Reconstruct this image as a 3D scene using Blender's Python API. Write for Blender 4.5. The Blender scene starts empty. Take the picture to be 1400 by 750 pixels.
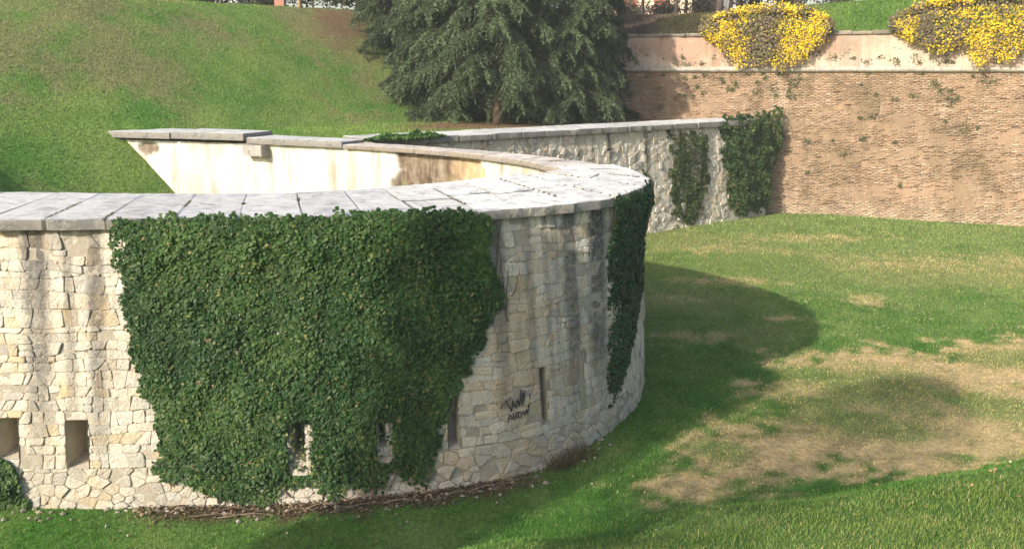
import bpy, math, numpy as np
from mathutils import Vector
rng = np.random.default_rng(7)
scene = bpy.context.scene
COL = scene.collection

# ------------------------------------------------------------------ camera, sky, sun, exposure
EYE = 6.5
cam_d = bpy.data.cameras.new('camera'); cam = bpy.data.objects.new('camera', cam_d); COL.objects.link(cam)
cam_d.sensor_width = 36.0; cam_d.lens = 36.0 * 1200 / 1400; cam_d.clip_start = 0.1; cam_d.clip_end = 3000
cam.location = (0, 0, EYE); cam.rotation_euler = (math.radians(90) - math.atan(280 / 1200), 0, 0)
scene.camera = cam
LIGHT = Vector((5.5, 5.35, -4.4)).normalized()          # the way the sunlight travels
SUN_EL = math.asin(-LIGHT.z); SUN_ROT = math.atan2(-LIGHT.x, -LIGHT.y)
world = bpy.data.worlds.new('World'); scene.world = world; world.use_nodes = True
nt = world.node_tree; nt.nodes.clear()
sky = nt.nodes.new('ShaderNodeTexSky'); sky.sky_type = 'NISHITA'; sky.sun_disc = False
sky.sun_elevation = SUN_EL; sky.sun_rotation = SUN_ROT; sky.air_density = 1.2; sky.dust_density = 3.0
bg = nt.nodes.new('ShaderNodeBackground'); bg.inputs['Strength'].default_value = 0.15
wo = nt.nodes.new('ShaderNodeOutputWorld')
nt.links.new(sky.outputs[0], bg.inputs[0]); nt.links.new(bg.outputs[0], wo.inputs[0])
sun_d = bpy.data.lights.new('sun', 'SUN'); sun_d.energy = 3.9; sun_d.angle = math.radians(0.9); sun_d.color = (1.0, 0.92, 0.79)
sun = bpy.data.objects.new('sun', sun_d); COL.objects.link(sun)
sun.rotation_euler = LIGHT.to_track_quat('-Z', 'Y').to_euler(); sun.location = (-20, -20, 30)
scene.view_settings.view_transform = 'Standard'; scene.view_settings.look = 'None'
scene.view_settings.exposure = 0.82; scene.view_settings.gamma = 1.0

# ------------------------------------------------------------------ numeric helpers
def hash2(ix, iy, seed):
    n = (ix.astype(np.int64) * 374761393 + iy.astype(np.int64) * 668265263 + seed * 974711) & 0x7fffffff
    n = ((n ^ (n >> 13)) * 1274126177) & 0x7fffffff
    return ((n ^ (n >> 16)) & 0xffff) / 65535.0
def vn(x, y, s=0):
    x = np.asarray(x, float); y = np.asarray(y, float)
    ix = np.floor(x); iy = np.floor(y); fx = x - ix; fy = y - iy
    fx = fx * fx * (3 - 2 * fx); fy = fy * fy * (3 - 2 * fy)
    a = hash2(ix, iy, s); b = hash2(ix + 1, iy, s); c = hash2(ix, iy + 1, s); d = hash2(ix + 1, iy + 1, s)
    return (a * (1 - fx) + b * fx) * (1 - fy) + (c * (1 - fx) + d * fx) * fy
def fbm(x, y, s=0, o=4):
    t = 0; a = 0.5; n = 0
    for i in range(o):
        t = t + a * vn(x * 2 ** i, y * 2 ** i, s + i * 17); n += a; a *= 0.5
    return t / n
def sstep(a, b, x):
    t = np.clip((x - a) / (b - a), 0, 1); return t * t * (3 - 2 * t)
def inpoly(x, y, P):
    x = np.asarray(x, float); y = np.asarray(y, float); r = np.zeros(x.shape, bool)
    for i in range(len(P)):
        x1, y1 = P[i]; x2, y2 = P[i - 1]
        if y1 == y2: continue
        c = ((y1 > y) != (y2 > y)) & (x < (x2 - x1) * (y - y1) / (y2 - y1) + x1)
        r ^= c
    return r
def pdist(x, y, P, closed=True):
    d = np.full(np.shape(x), 1e9); n = len(P)
    for i in range(0 if closed else 1, n):
        ax, ay = P[i - 1]; bx, by = P[i]; dx = bx - ax; dy = by - ay
        t = np.clip(((x - ax) * dx + (y - ay) * dy) / max(dx * dx + dy * dy, 1e-9), 0, 1)
        d = np.minimum(d, np.hypot(x - ax - t * dx, y - ay - t * dy))
    return d
def sdist(x, y, P):                                     # positive inside
    return np.where(inpoly(x, y, P), 1, -1) * pdist(x, y, P)
def catmull(K, n=24):
    K = np.array(K, float); K = np.vstack([2 * K[0] - K[1], K, 2 * K[-1] - K[-2]]); out = []
    for i in range(1, len(K) - 2):
        p0, p1, p2, p3 = K[i - 1:i + 3]; t = np.linspace(0, 1, n, endpoint=False)[:, None]
        out.append(0.5 * (2 * p1 + (p2 - p0) * t + (2 * p0 - 5 * p1 + 4 * p2 - p3) * t * t + (3 * p1 - p0 - 3 * p2 + p3) * t ** 3))
    return np.vstack(out + [K[-2:-1]])

# ------------------------------------------------------------------ plan of the round bastion wall
KO = [(-17, 14.6), (-13.6, 13.2), (-10.4, 12.75), (-7.4, 12.7), (-5.0, 12.8), (-2.6, 13.0), (-.4, 13.6), (1.2, 14.5), (2.15, 15.6), (2.75, 17.5),
      (2.65, 19.3), (2.07, 20.8), (.84, 22.6), (-.8, 24.2), (-3.0, 26.0), (-6.4, 28.4), (-12.9, 31.6), (-16, 32.6)]
KI = [(-16, 17.3), (-13.2, 16.2), (-10.6, 15.8), (-7.8, 15.6), (-5.6, 15.45), (-3.4, 15.75), (-1.6, 16.9), (-.3, 18.1), (.5, 18.65), (.98, 19.1),
      (1.08, 19.5), (.8, 20.4), (.2, 21.75), (-1.15, 23.4), (-3.5, 25.35), (-7.0, 27.4), (-13.3, 29.7), (-16.2, 30.6)]
OC = catmull(KO); IC = catmull(KI)
OU = np.concatenate([[0], np.cumsum(np.hypot(*np.diff(OC, axis=0).T))])
TG = np.gradient(OC, OU, axis=0); TG /= np.hypot(*TG.T)[:, None]
NR = np.stack([TG[:, 1], -TG[:, 0]], 1)                 # outward
KU = [OU[i * 24] for i in range(len(KO))]
WALLH = 4.2
def ocurve(u): return np.stack([np.interp(u, OU, OC[:, 0]), np.interp(u, OU, OC[:, 1])], -1)
def icurve(u): return np.stack([np.interp(u, OU, IC[:, 0]), np.interp(u, OU, IC[:, 1])], -1)
def nrm(u):
    n = np.stack([np.interp(u, OU, NR[:, 0]), np.interp(u, OU, NR[:, 1])], -1)
    return n / np.linalg.norm(n, axis=-1, keepdims=True)
def wall(u, v, off=0.0):                                # point on the battered outer face
    u = np.asarray(u, float); v = np.asarray(v, float)
    o = -.13 + (.68 - .52 * sstep(17.0, 20.3, u)) * (1 - v / WALLH) + off
    p = ocurve(u) + nrm(u) * np.asarray(o)[..., None]
    return np.concatenate([p, np.broadcast_to(v, u.shape)[..., None]], -1)

# flank wall (straight, behind)
FA = np.array([-4.6, 27.0]); FB = np.array([11.0, 38.55]); FL = np.hypot(*(FB - FA)); FT = (FB - FA) / FL; FN = np.array([FT[1], -FT[0]])
def fwall(u, v, off=0.0):
    u = np.asarray(u, float); v = np.asarray(v, float)
    o = -.12 + .45 * (1 - v / WALLH) + off
    p = FA + FT * u[..., None] + FN * np.asarray(o)[..., None]
    return np.concatenate([p, np.broadcast_to(v, u.shape)[..., None]], -1)
# brick curtain wall
BA = np.array([-3.0, 45.9]); BB = np.array([34.0, 30.9]); BL = np.hypot(*(BB - BA)); BT = (BB - BA) / BL; BN = np.array([BT[1], -BT[0]])
def bwall(u, v, off=0.0):
    u = np.asarray(u, float); v = np.asarray(v, float)
    o = .75 * (1 - v / 6.4) + off
    p = BA + BT * u[..., None] + BN * np.asarray(o)[..., None]
    return np.concatenate([p, np.broadcast_to(v, u.shape)[..., None]], -1)
#MARK
# ------------------------------------------------------------------ terrain functions
BANK0 = np.array([.86, 9.34]); BANKM = np.array([.293, -.956])
def ground_h(x, y):
    h = .25 * sstep(22, 36, y) + .12 * np.exp(-(((x - 1.6) ** 2 + (y - 15.3) ** 2) / 3.6))
    h = h + .10 * (fbm(x * .5, y * .5, 3, 3) - .5)
    wob = .5 * (vn(x * .7, y * .7, 5) - .5)
    s = (x - BANK0[0]) * BANKM[0] + (y - BANK0[1]) * BANKM[1] + wob
    return h + np.where(s > 0, 1.0 + .42 * s - .10 * np.minimum(s, 1), sstep(-2.3, .25, s) * 1.0 / sstep(-2.3, .25, 0.0)) * np.where(s < -2.3, 0, 1)
CREST = 9.4
YARD = [tuple(q) for q in (IC * .6 + OC * .4)[::4]]
def emb_h(x, y):
    perp = .7 * (x + 18.7) - .72 * (y - 35.4) + .5 * (vn(x * .25, y * .25, 41) - .5)
    raw = CREST - .65 * perp - .42 * np.maximum(perp - 7.7, 0) * sstep(24.3, 26.8, y)
    foot = np.where(inpoly(x, y, YARD), 1.75, 4.22)
    k = .22
    h = np.log(np.exp(np.clip((raw - foot) / k, -40, 40)) + 1) * k + foot
    h = CREST - np.log(np.exp(np.clip((CREST - h) / .25, -40, 40)) + 1) * .25 + .05
    return h + .12 * (fbm(x * .6, y * .6, 9, 3) - .5)
def far_h(x, y):
    d = (x - BA[0]) * -BN[0] + (y - BA[1]) * -BN[1]
    u = (x - BA[0]) * BT[0] + (y - BA[1]) * BT[1]
    top = 9.35 + .9 * sstep(8, 30, u)
    return 7.85 + (top - 7.85) * sstep(.2, 8.5, d) ** .85 + .15 * (fbm(x * .4, y * .4, 11, 3) - .5)

DRY = [(1.6, 12.6), (3.5, 12.75), (5.4, 12.8), (7.8, 13.2), (9.6, 14.4), (11.5, 16.5), (15.5, 20), (16, 23.2), (12, 20.8), (8.5, 19.9), (6.3, 19.5), (5.0, 17.6), (4.0, 15.4)]
ISL = [((5.3, 16.2), 1.3, .9), ((7.6, 17.4), 1.8, 1.5), ((9.6, 16.3), 1.2, .8), ((11.5, 19.3), 1.4, .7), ((6.4, 18.3), .9, .5), ((6.8, 15.3), 1.3, .7), ((3.6, 14.2), .5, .5)]
SPOT = [((6.4, 26.6), 1.6, .55, .8), ((7.2, 22.6), .7, .3, .9), ((4.6, 21.0), .8, .5, .7), ((10.2, 24.3), .5, .7, 1.0), ((11.5, 33), 3, .8, .6), ((15, 29), 3.5, 1.2, .55), ((4.6, 24.6), .9, .4, .6), ((7.4, 31), 2.4, .7, .5), ((19, 27), 3, 2, .5)]
BASEPOLY = None
def wallbase_dist(x, y):
    us = np.linspace(KU[2], KU[10], 60); P = wall(us, np.zeros(60))[:, :2]
    return pdist(x, y, [tuple(q) for q in P], closed=False), P
GREEN_A = np.array([.058, .155, .024]); GREEN_B = np.array([.155, .235, .064]); DRYC = np.array([.52, .385, .20]); DIRT = np.array([.10, .065, .042]); OLIVE = np.array([.25, .25, .10])
def mix(a, b, t): return a * (1 - t[..., None]) + b * t[..., None]
def floor_col(x, y):
    n = fbm(x * .8, y * .8, 21, 4); n2 = fbm(x * 2.7, y * 2.7, 31, 3); n3 = fbm(x * .22, y * .22, 51, 3)
    c = mix(GREEN_A, GREEN_B, np.clip(.5 + 1.5 * (n - .5) + .7 * (n2 - .5) + .5 * sstep(19, 27, y) - .1, 0, 1))
    c = mix(c, OLIVE, np.clip((.55 * sstep(.5, .78, n3) + .35 * (n2 - .5)) * sstep(12, 20, y) + .25 * sstep(20, 30, y), 0, .6))
    sd = sdist(x, y, DRY) + 2.4 * (n - .5) + 2.2 * (n2 - .5) + 1.2 * (vn(x * 9, y * 9, 3) - .5) - .22
    dry = sstep(-.35, .55, sd)
    for (cx, cy), rx, ry in ISL:
        q = 1 - np.hypot((x - cx) / rx, (y - cy) / ry) + 1.4 * (n2 - .5) + .6 * (n - .5)
        dry = dry * (1 - .75 * sstep(-.2, .5, q))
    for (cx, cy), rx, ry, a in SPOT:
        q = 1 - np.hypot((x - cx) / rx, (y - cy) / ry) + 1.6 * (n2 - .5)
        dry = np.maximum(dry, a * .75 * sstep(-.6, 1.1, q + 1.2 * (vn(x * 8, y * 8, 5) - .5)))
    c = mix(c, DRYC * (.8 + .4 * n2[..., None]), np.clip(dry, 0, 1) * np.clip(.72 + 1.0 * (n2 - .35), .3, 1))
    wd, _ = wallbase_dist(x, y)
    dirt = sstep(.62, .22, wd + .8 * (n2 - .5)) * sstep(-6.5, -4.5, x) * sstep(.7, -.3, x)
    c = mix(c, DIRT, dirt * .95)
    dry = dry * (1 - dirt)
    return c, dry, dirt
def emb_col(x, y):
    n = fbm(x * .55, y * .55, 61, 4); n2 = fbm(x * 2.3, y * 2.3, 71, 3)
    t = np.clip(.5 + 1.8 * (n - .5) + .8 * (n2 - .5), 0, 1)
    c = mix(np.array([.082, .185, .032]), np.array([.168, .240, .062]), t)
    c = mix(c, np.array([.21, .175, .09]), np.clip(3.0 * (fbm(x * .3, y * .3, 81, 4) - .52) + 1.2 * (n2 - .5), 0, .65))
    # bare brown soil under the cedars
    perp = .7 * (x + 18.7) - .72 * (y - 35.4)
    br = sstep(8.0, 9.5, perp + 1.6 * (n - .5) - .25 * (x + 6)) * sstep(-5.5, -2.5, x) * sstep(31.5, 35, y)
    br = np.maximum(br, sstep(1.5, 0, np.hypot(x + 8.3, (y - 44) * .6) - .6 + 2 * (n2 - .5)))
    c = mix(c, np.array([.17, .115, .065]), np.clip(br, 0, 1))
    return c, np.clip(br, 0, 1), br * 0
def far_col(x, y):
    n = fbm(x * .6, y * .6, 91, 4); n2 = fbm(x * 2.2, y * 2.2, 95, 3)
    u = (x - BA[0]) * BT[0] + (y - BA[1]) * BT[1]
    c = mix(np.array([.07, .16, .02]), np.array([.12, .20, .04]), np.clip(.5 + 2 * (n - .5), 0, 1))
    br = np.clip(sstep(19, 13, u + 3 * (n - .5)) * .9 + .5 * (n2 - .4), 0, .9) * sstep(21, 15, u)
    c = mix(c, np.array([.24, .18, .085]), br)
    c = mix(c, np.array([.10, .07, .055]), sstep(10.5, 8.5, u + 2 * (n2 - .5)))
    return c, br, br * 0

# ------------------------------------------------------------------ mesh helpers
MATS = {}
def world_loc(o):
    v = Vector((0, 0, 0))
    while o is not None: v = v + o.location; o = o.parent
    return np.array(v)
def make_mesh(name, V, F, mat, tint=None, uv=None, smooth=False):
    me = bpy.data.meshes.new(name)
    V = np.asarray(V, float)
    if isinstance(F, np.ndarray):
        n, k = F.shape
        me.vertices.add(len(V)); me.vertices.foreach_set('co', V.astype(np.float32).ravel())
        me.loops.add(n * k); me.loops.foreach_set('vertex_index', F.astype(np.int32).ravel())
        me.polygons.add(n); me.polygons.foreach_set('loop_start', np.arange(0, n * k, k, dtype=np.int32))
        me.update(calc_edges=True)
    else:
        me.from_pydata([tuple(v) for v in V], [], [tuple(int(i) for i in f) for f in F])
    if tint is not None:
        t = np.asarray(tint, float)
        if t.ndim == 1: t = np.broadcast_to(t, (len(V), 3))
        a = me.color_attributes.new('tint', 'FLOAT_COLOR', 'POINT')
        a.data.foreach_set('color', np.concatenate([t, np.ones((len(V), 1))], 1).astype(np.float32).ravel())
    if uv is not None:
        a = me.attributes.new('wuv', 'FLOAT2', 'POINT'); a.data.foreach_set('vector', np.asarray(uv, np.float32).ravel())
    if smooth: me.shade_smooth()
    if mat is not None: me.materials.append(MATS[mat])
    return me
def link(name, me, parent=None, loc=None, **props):
    o = bpy.data.objects.new(name, me); COL.objects.link(o)
    if parent is not None: o.parent = parent
    if loc is not None: o.location = loc
    for k, v in props.items(): o[k] = v
    return o
def mk(name, V, F, mat, parent=None, tint=None, uv=None, smooth=False, centre=False, **props):
    V = np.asarray(V, float); off = world_loc(parent) if parent is not None else np.zeros(3)
    loc = np.zeros(3)
    if centre: loc = (V.max(0) + V.min(0)) / 2 - off
    me = make_mesh(name, V - off - loc, F, mat, tint, uv, smooth)
    return link(name, me, parent, tuple(loc), **props)
def root(name, loc, label, cat, group=None):
    o = bpy.data.objects.new(name, None); COL.objects.link(o); o.location = loc; o.empty_display_size = .3
    o['label'] = label; o['category'] = cat; o['kind'] = 'thing'
    if group: o['group'] = group
    return o
class MB:                                               # collects pieces of one mesh
    def __init__(s): s.V = []; s.F = []; s.T = []; s.UV = []; s.n = 0
    def add(s, V, F, t=(1, 1, 1), uv=None):
        V = np.asarray(V, float); s.V.append(V); s.F += [[i + s.n for i in f] for f in F]
        t = np.asarray(t, float); s.T.append(np.broadcast_to(t, (len(V), 3)) if t.ndim == 1 else t)
        s.UV.append(np.zeros((len(V), 2)) if uv is None else uv); s.n += len(V)
    def box(s, c, size, t=(1, 1, 1), rz=0.0):
        h = np.array(size) / 2; P = np.array([[x, y, z] for z in (-1, 1) for y in (-1, 1) for x in (-1, 1)]) * h
        ca, sa = math.cos(rz), math.sin(rz); P = np.stack([P[:, 0] * ca - P[:, 1] * sa, P[:, 0] * sa + P[:, 1] * ca, P[:, 2]], 1) + np.array(c)
        s.add(P, [(0, 2, 3, 1), (4, 5, 7, 6), (0, 1, 5, 4), (2, 6, 7, 3), (0, 4, 6, 2), (1, 3, 7, 5)], t)
    def tube(s, P, R, n=6, t=(1, 1, 1)):
        P = np.asarray(P, float); R = np.broadcast_to(R, len(P)); D = np.gradient(P, axis=0); D /= np.linalg.norm(D, axis=1)[:, None] + 1e-9
        V = []
        for p, d, r in zip(P, D, R):
            a = np.cross(d, (0, 0, 1.) if abs(d[2]) < .9 else (1., 0, 0)); a /= np.linalg.norm(a); b = np.cross(d, a)
            for k in range(n): V.append(p + r * (a * math.cos(k * 6.28318 / n) + b * math.sin(k * 6.28318 / n)))
        F = [(i * n + k, i * n + (k + 1) % n, (i + 1) * n + (k + 1) % n, (i + 1) * n + k) for i in range(len(P) - 1) for k in range(n)]
        F += [tuple(range(n))[::-1], tuple(range((len(P) - 1) * n, len(P) * n))]
        s.add(V, F, t)
    def out(s, name, mat, parent=None, smooth=False, **kw):
        return mk(name, np.vstack(s.V), s.F, mat, parent, np.vstack(s.T), np.vstack(s.UV), smooth, **kw)
def gridfaces(nu, nv, keep=None):
    i, j = np.meshgrid(np.arange(nu - 1), np.arange(nv - 1), indexing='ij'); a = i * nv + j
    F = np.stack([a, a + nv, a + nv + 1, a + 1], -1)
    return F[keep] if keep is not None else F.reshape(-1, 4)

# ------------------------------------------------------------------ materials
def mat(name, rough=.85, spec=.25):
    m = bpy.data.materials.new(name); m.use_nodes = True; t = m.node_tree; b = t.nodes['Principled BSDF']
    b.inputs['Roughness'].default_value = rough; b.inputs['Specular IOR Level'].default_value = spec
    MATS[name] = m
    return m, t, b
def N(t, kind, **inp):
    n = t.nodes.new(kind)
    for k, v in inp.items():
        if k in n.inputs: n.inputs[k].default_value = v
        else: setattr(n, k, v)
    return n
def L(t, a, b): t.links.new(a, b)
def attr(t, name='tint'): return N(t, 'ShaderNodeAttribute', attribute_name=name)
def noise(t, scale, detail=6, rough=.6, vec=None, dist=0.0):
    n = N(t, 'ShaderNodeTexNoise', Scale=scale, Detail=detail, Roughness=rough, Distortion=dist)
    if vec is not None: L(t, vec, n.inputs['Vector'])
    return n
def pos(t): return N(t, 'ShaderNodeNewGeometry').outputs['Position']
def scl(t, vec, s):
    m = N(t, 'ShaderNodeMapping'); m.inputs['Scale'].default_value = s; L(t, vec, m.inputs['Vector']); return m.outputs[0]
def ramp(t, fac, stops):
    r = t.nodes.new('ShaderNodeValToRGB'); e = r.color_ramp.elements
    while len(e) < len(stops): e.new(.5)
    for el, (p, c) in zip(e, stops): el.position = p; el.color = (c, c, c, 1) if not hasattr(c, '__len__') else (*c, 1)
    L(t, fac, r.inputs[0]); return r.outputs[0]
def mixc(t, a, b, fac, mode='MIX'):
    m = N(t, 'ShaderNodeMix', data_type='RGBA', blend_type=mode)
    for s, v in ((m.inputs[6], a), (m.inputs[7], b), (m.inputs[0], fac)):
        if hasattr(v, 'links') or hasattr(v, 'is_linked'): L(t, v, s)
        else: s.default_value = v if not hasattr(v, '__len__') else (*v, 1) if len(v) == 3 else v
    return m.outputs[2]
def math_(t, op, a, b):
    m = N(t, 'ShaderNodeMath', operation=op)
    for s, v in ((m.inputs[0], a), (m.inputs[1], b)):
        if hasattr(v, 'is_linked'): L(t, v, s)
        else: s.default_value = v
    return m.outputs[0]
def bump(t, b, h, strength=.5, dist=.02):
    n = N(t, 'ShaderNodeBump', Strength=strength, Distance=dist); L(t, h, n.inputs['Height']); L(t, n.outputs[0], b.inputs['Normal'])
def streaks(t, dens):                                   # stain runs on a wall face, from the wall's own (along, height) coordinates
    w = attr(t, 'wuv').outputs['Vector']
    s = noise(t, 1.0, 4, .6, scl(t, w, (2.6, .16, 1)), .3).outputs[0]
    s2 = noise(t, 1.0, 5, .7, scl(t, w, (11, .8, 1)), .6).outputs[0]
    k = math_(t, 'MULTIPLY', ramp(t, s, [(.48, 0), (.72, 1)]), ramp(t, s2, [(.30, .25), (.62, 1)]))
    sx = N(t, 'ShaderNodeSeparateXYZ'); L(t, w, sx.inputs[0])
    return math_(t, 'MULTIPLY', k, dens), sx

def stone_material(name, streak, dirtcol=(.10, .095, .09), heavy=None):
    m, t, b = mat(name, .9, .15)
    p = pos(t); a = attr(t).outputs['Color']
    n1 = noise(t, 3.2, 8, .65, p).outputs[0]; n2 = noise(t, 22, 8, .7, p).outputs[0]
    c = mixc(t, a, (.52, .34, .13), math_(t, 'MULTIPLY', ramp(t, n1, [(.50, 0), (.72, 1)]), .55))
    c = mixc(t, c, (.30, .285, .26), math_(t, 'MULTIPLY', ramp(t, n2, [(.45, 0), (.75, 1)]), .45))
    c = mixc(t, c, (.66, .62, .53), math_(t, 'MULTIPLY', ramp(t, noise(t, 7, 6, .6, p).outputs[0], [(.5, 0), (.8, 1)]), .6))
    c = mixc(t, c, (.33, .32, .30), math_(t, 'MULTIPLY', ramp(t, noise(t, 1.3, 9, .75, p, .5).outputs[0], [(.47, 0), (.70, 1)]), .6))
    c = mixc(t, c, (.10, .085, .07), math_(t, 'MULTIPLY', ramp(t, noise(t, 12, 4, .6, p, 1.5).outputs[0], [(.66, 0), (.74, 1)]), .6))
    k, sx = streaks(t, streak)
    fade = ramp(t, math_(t, 'DIVIDE', sx.outputs[1], 4.3), [(.12, .25), (.8, 1), (1, 1)])
    c = mixc(t, c, dirtcol, math_(t, 'MULTIPLY', k, fade))
    if heavy:
        for u0, w0, amt in heavy:
            q = math_(t, 'ABSOLUTE', math_(t, 'SUBTRACT', sx.outputs[0], u0), 0)
            wob = math_(t, 'MULTIPLY', math_(t, 'SUBTRACT', noise(t, 2.5, 5, .7, p).outputs[0], .5), w0 * 1.3)
            g = ramp(t, math_(t, 'DIVIDE', math_(t, 'ADD', q, wob), w0), [(.45, 1), (1, 0)])
            g = math_(t, 'MULTIPLY', g, ramp(t, math_(t, 'DIVIDE', sx.outputs[1], 4.3), [(.15, .15), (.45, .8), (1, 1)]))
            g = math_(t, 'MULTIPLY', g, ramp(t, noise(t, 9, 6, .7, p).outputs[0], [(.25, .5), (.55, 1)]))
            c = mixc(t, c, (.085, .08, .078), math_(t, 'MULTIPLY', g, amt))
    L(t, c, b.inputs['Base Color'])
    bump(t, b, math_(t, 'ADD', noise(t, 9, 8, .7, p).outputs[0], math_(t, 'MULTIPLY', n2, .8)), .9, .04)
def mortar_material(name, col):
    m, t, b = mat(name, .95, .1); p = pos(t)
    n = noise(t, 6, 8, .7, p).outputs[0]
    L(t, mixc(t, tuple(x * .55 for x in col), tuple(x * 1.25 for x in col), n), b.inputs['Base Color'])
    bump(t, b, noise(t, 30, 6, .7, p).outputs[0], .8, .03)
def slab_material():
    m, t, b = mat('coping_stone', .85, .2); p = pos(t); a = attr(t).outputs['Color']
    c = mixc(t, a, (.20, .20, .215), math_(t, 'MULTIPLY', ramp(t, noise(t, 1.9, 10, .75, scl(t, p, (1.2, .7, 1)), .6).outputs[0], [(.48, 0), (.68, 1)]), .7))
    c = mixc(t, c, (.09, .09, .095), math_(t, 'MULTIPLY', ramp(t, noise(t, 7, 9, .75, scl(t, p, (.5, 1.6, 1)), .6).outputs[0], [(.52, 0), (.64, 1)]), .85))
    c = mixc(t, c, (.66, .65, .63), math_(t, 'MULTIPLY', ramp(t, noise(t, 18, 6, .7, p).outputs[0], [(.55, 0), (.8, 1)]), .5))
    L(t, c, b.inputs['Base Color'])
    bump(t, b, noise(t, 14, 9, .75, p).outputs[0], .6, .03)
def plaster_material():
    m, t, b = mat('plaster', .9, .15); p = pos(t); a = attr(t).outputs['Color']
    k, sx = streaks(t, 1.0)
    w2 = noise(t, 1.0, 5, .65, scl(t, attr(t, 'wuv').outputs['Vector'], (1.7, .30, 1)), .3).outputs[0]
    c = mixc(t, a, (.17, .115, .075), math_(t, 'MULTIPLY', k, .95))
    c = mixc(t, c, (.30, .25, .19), math_(t, 'MULTIPLY', ramp(t, w2, [(.5, 0), (.64, 1)]), .7))
    c = mixc(t, c, (.46, .41, .34), math_(t, 'MULTIPLY', ramp(t, noise(t, 4, 9, .75, p).outputs[0], [(.5, 0), (.75, 1)]), .55))
    c = mixc(t, c, (.12, .09, .07), ramp(t, noise(t, 6, 6, .65, p, .8).outputs[0], [(.64, 0), (.72, .85)]))
    L(t, c, b.inputs['Base Color'])
    bump(t, b, noise(t, 11, 9, .75, p).outputs[0], .7, .05)
def tint_material(name, rough=.8, spec=.2, nscale=8, var=.35, bstr=.5, bdist=.02, bscale=25):
    m, t, b = mat(name, rough, spec); p = pos(t); a = attr(t).outputs['Color']
    n = noise(t, nscale, 7, .65, p).outputs[0]
    f = ramp(t, n, [(.25, 1 - var), (.75, 1 + var)])
    c = mixc(t, a, f, 1.0, 'MULTIPLY'); L(t, c, b.inputs['Base Color'])
    if bstr: bump(t, b, noise(t, bscale, 7, .7, p).outputs[0], bstr, bdist)
    return m, t, b
def leaf_material(name, rough=.45, spec=.35, trans=.3):
    m, t, b = mat(name, rough, spec); a = attr(t).outputs['Color']
    L(t, a, b.inputs['Base Color'])
    tr = N(t, 'ShaderNodeBsdfTranslucent'); L(t, mixc(t, a, (1.25, 1.35, .6), 1.0, 'MULTIPLY'), tr.inputs[0])
    mx = N(t, 'ShaderNodeMixShader'); mx.inputs[0].default_value = trans
    L(t, b.outputs[0], mx.inputs[1]); L(t, tr.outputs[0], mx.inputs[2]); L(t, mx.outputs[0], t.nodes['Material Output'].inputs[0])
def brick_material():
    m, t, b = mat('weathered_brick', .92, .12); p = pos(t); a = attr(t).outputs['Color']
    big = noise(t, .5, 9, .72, scl(t, p, (1, 1, .8)), .6).outputs[0]
    c = mixc(t, a, (.17, .125, .075), math_(t, 'MULTIPLY', ramp(t, big, [(.45, 0), (.60, 1)]), .75))
    c = mixc(t, c, (.43, .275, .185), math_(t, 'MULTIPLY', ramp(t, noise(t, .9, 9, .72, p, .4).outputs[0], [(.52, 0), (.66, 1)]), .45))
    c = mixc(t, c, (.48, .375, .285), math_(t, 'MULTIPLY', ramp(t, noise(t, 1.5, 8, .72, scl(t, p, (1, 1, .22))).outputs[0], [(.54, 0), (.72, 1)]), .7))
    c = mixc(t, c, (.09, .075, .05), math_(t, 'MULTIPLY', ramp(t, noise(t, 4, 8, .75, scl(t, p, (.6, .6, 2))).outputs[0], [(.56, 0), (.68, 1)]), .75))
    L(t, c, b.inputs['Base Color'])
    bump(t, b, noise(t, 16, 8, .75, p).outputs[0], .9, .05)
HEAVY_U = [(0, .3, .8)]
STAIN = [(18.62, .22, .95), (19.28, .3, 1.0), (17.2, .18, .7), (10.2, .24, .8), (11.1, .16, .75), (17.75, .12, .6), (9.3, .2, .7), (10.7, .1, .6), (18.1, .08, .5)]
stone_material('bastion_stone', .85, (.13, .12, .115), STAIN)
stone_material('flank_stone', 1.3, (.10, .09, .075))
mortar_material('mortar', (.41, .36, .285)); mortar_material('recess_stone', (.50, .44, .345)); mortar_material('rubble_core', (.44, .38, .29))
slab_material(); plaster_material(); brick_material()
tint_material('soil', .95, .1, 9, .45, .9, .05, 14)
tint_material('bark', .9, .15, 9, .4, .9, .03, 30)
tint_material('painted', .8, .3, 2, .12, .2, .01, 30)
tint_material('spray_paint', .6, .3, 40, .3, 0)
leaf_material('ivy_leaf', .55, .25, .22); leaf_material('needles', .6, .25, .2); leaf_material('grass_blade', .6, .2, .35); leaf_material('petal', .6, .2, .35); leaf_material('dry_leaf', .8, .1, .1)

# ------------------------------------------------------------------ ground sheets
def axis(fine0, fine1, step, lo, hi):
    a = list(np.arange(fine0, fine1 + 1e-6, step)); s = step
    while a[-1] < hi: s *= 1.35; a.append(a[-1] + s)
    s = step
    while a[0] > lo: s *= 1.35; a.insert(0, a[0] - s)
    return np.array(a)
gx = axis(-13, 26, .2, -700, 700); gy = axis(7.5, 42, .2, -300, 900)
X, Y = np.meshgrid(gx, gy, indexing='ij'); H = ground_h(X, Y)
H = np.where(Y < -3, 0 * H + np.minimum(H, 6.2), H); H = np.where((np.abs(X) > 60) | (Y > 70), 0, H)
c, dr, di = floor_col(X, Y)
mk('ground', np.stack([X, Y, H], -1).reshape(-1, 3), gridfaces(*X.shape), 'soil', tint=(c * .8).reshape(-1, 3), smooth=True, kind='structure')

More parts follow.
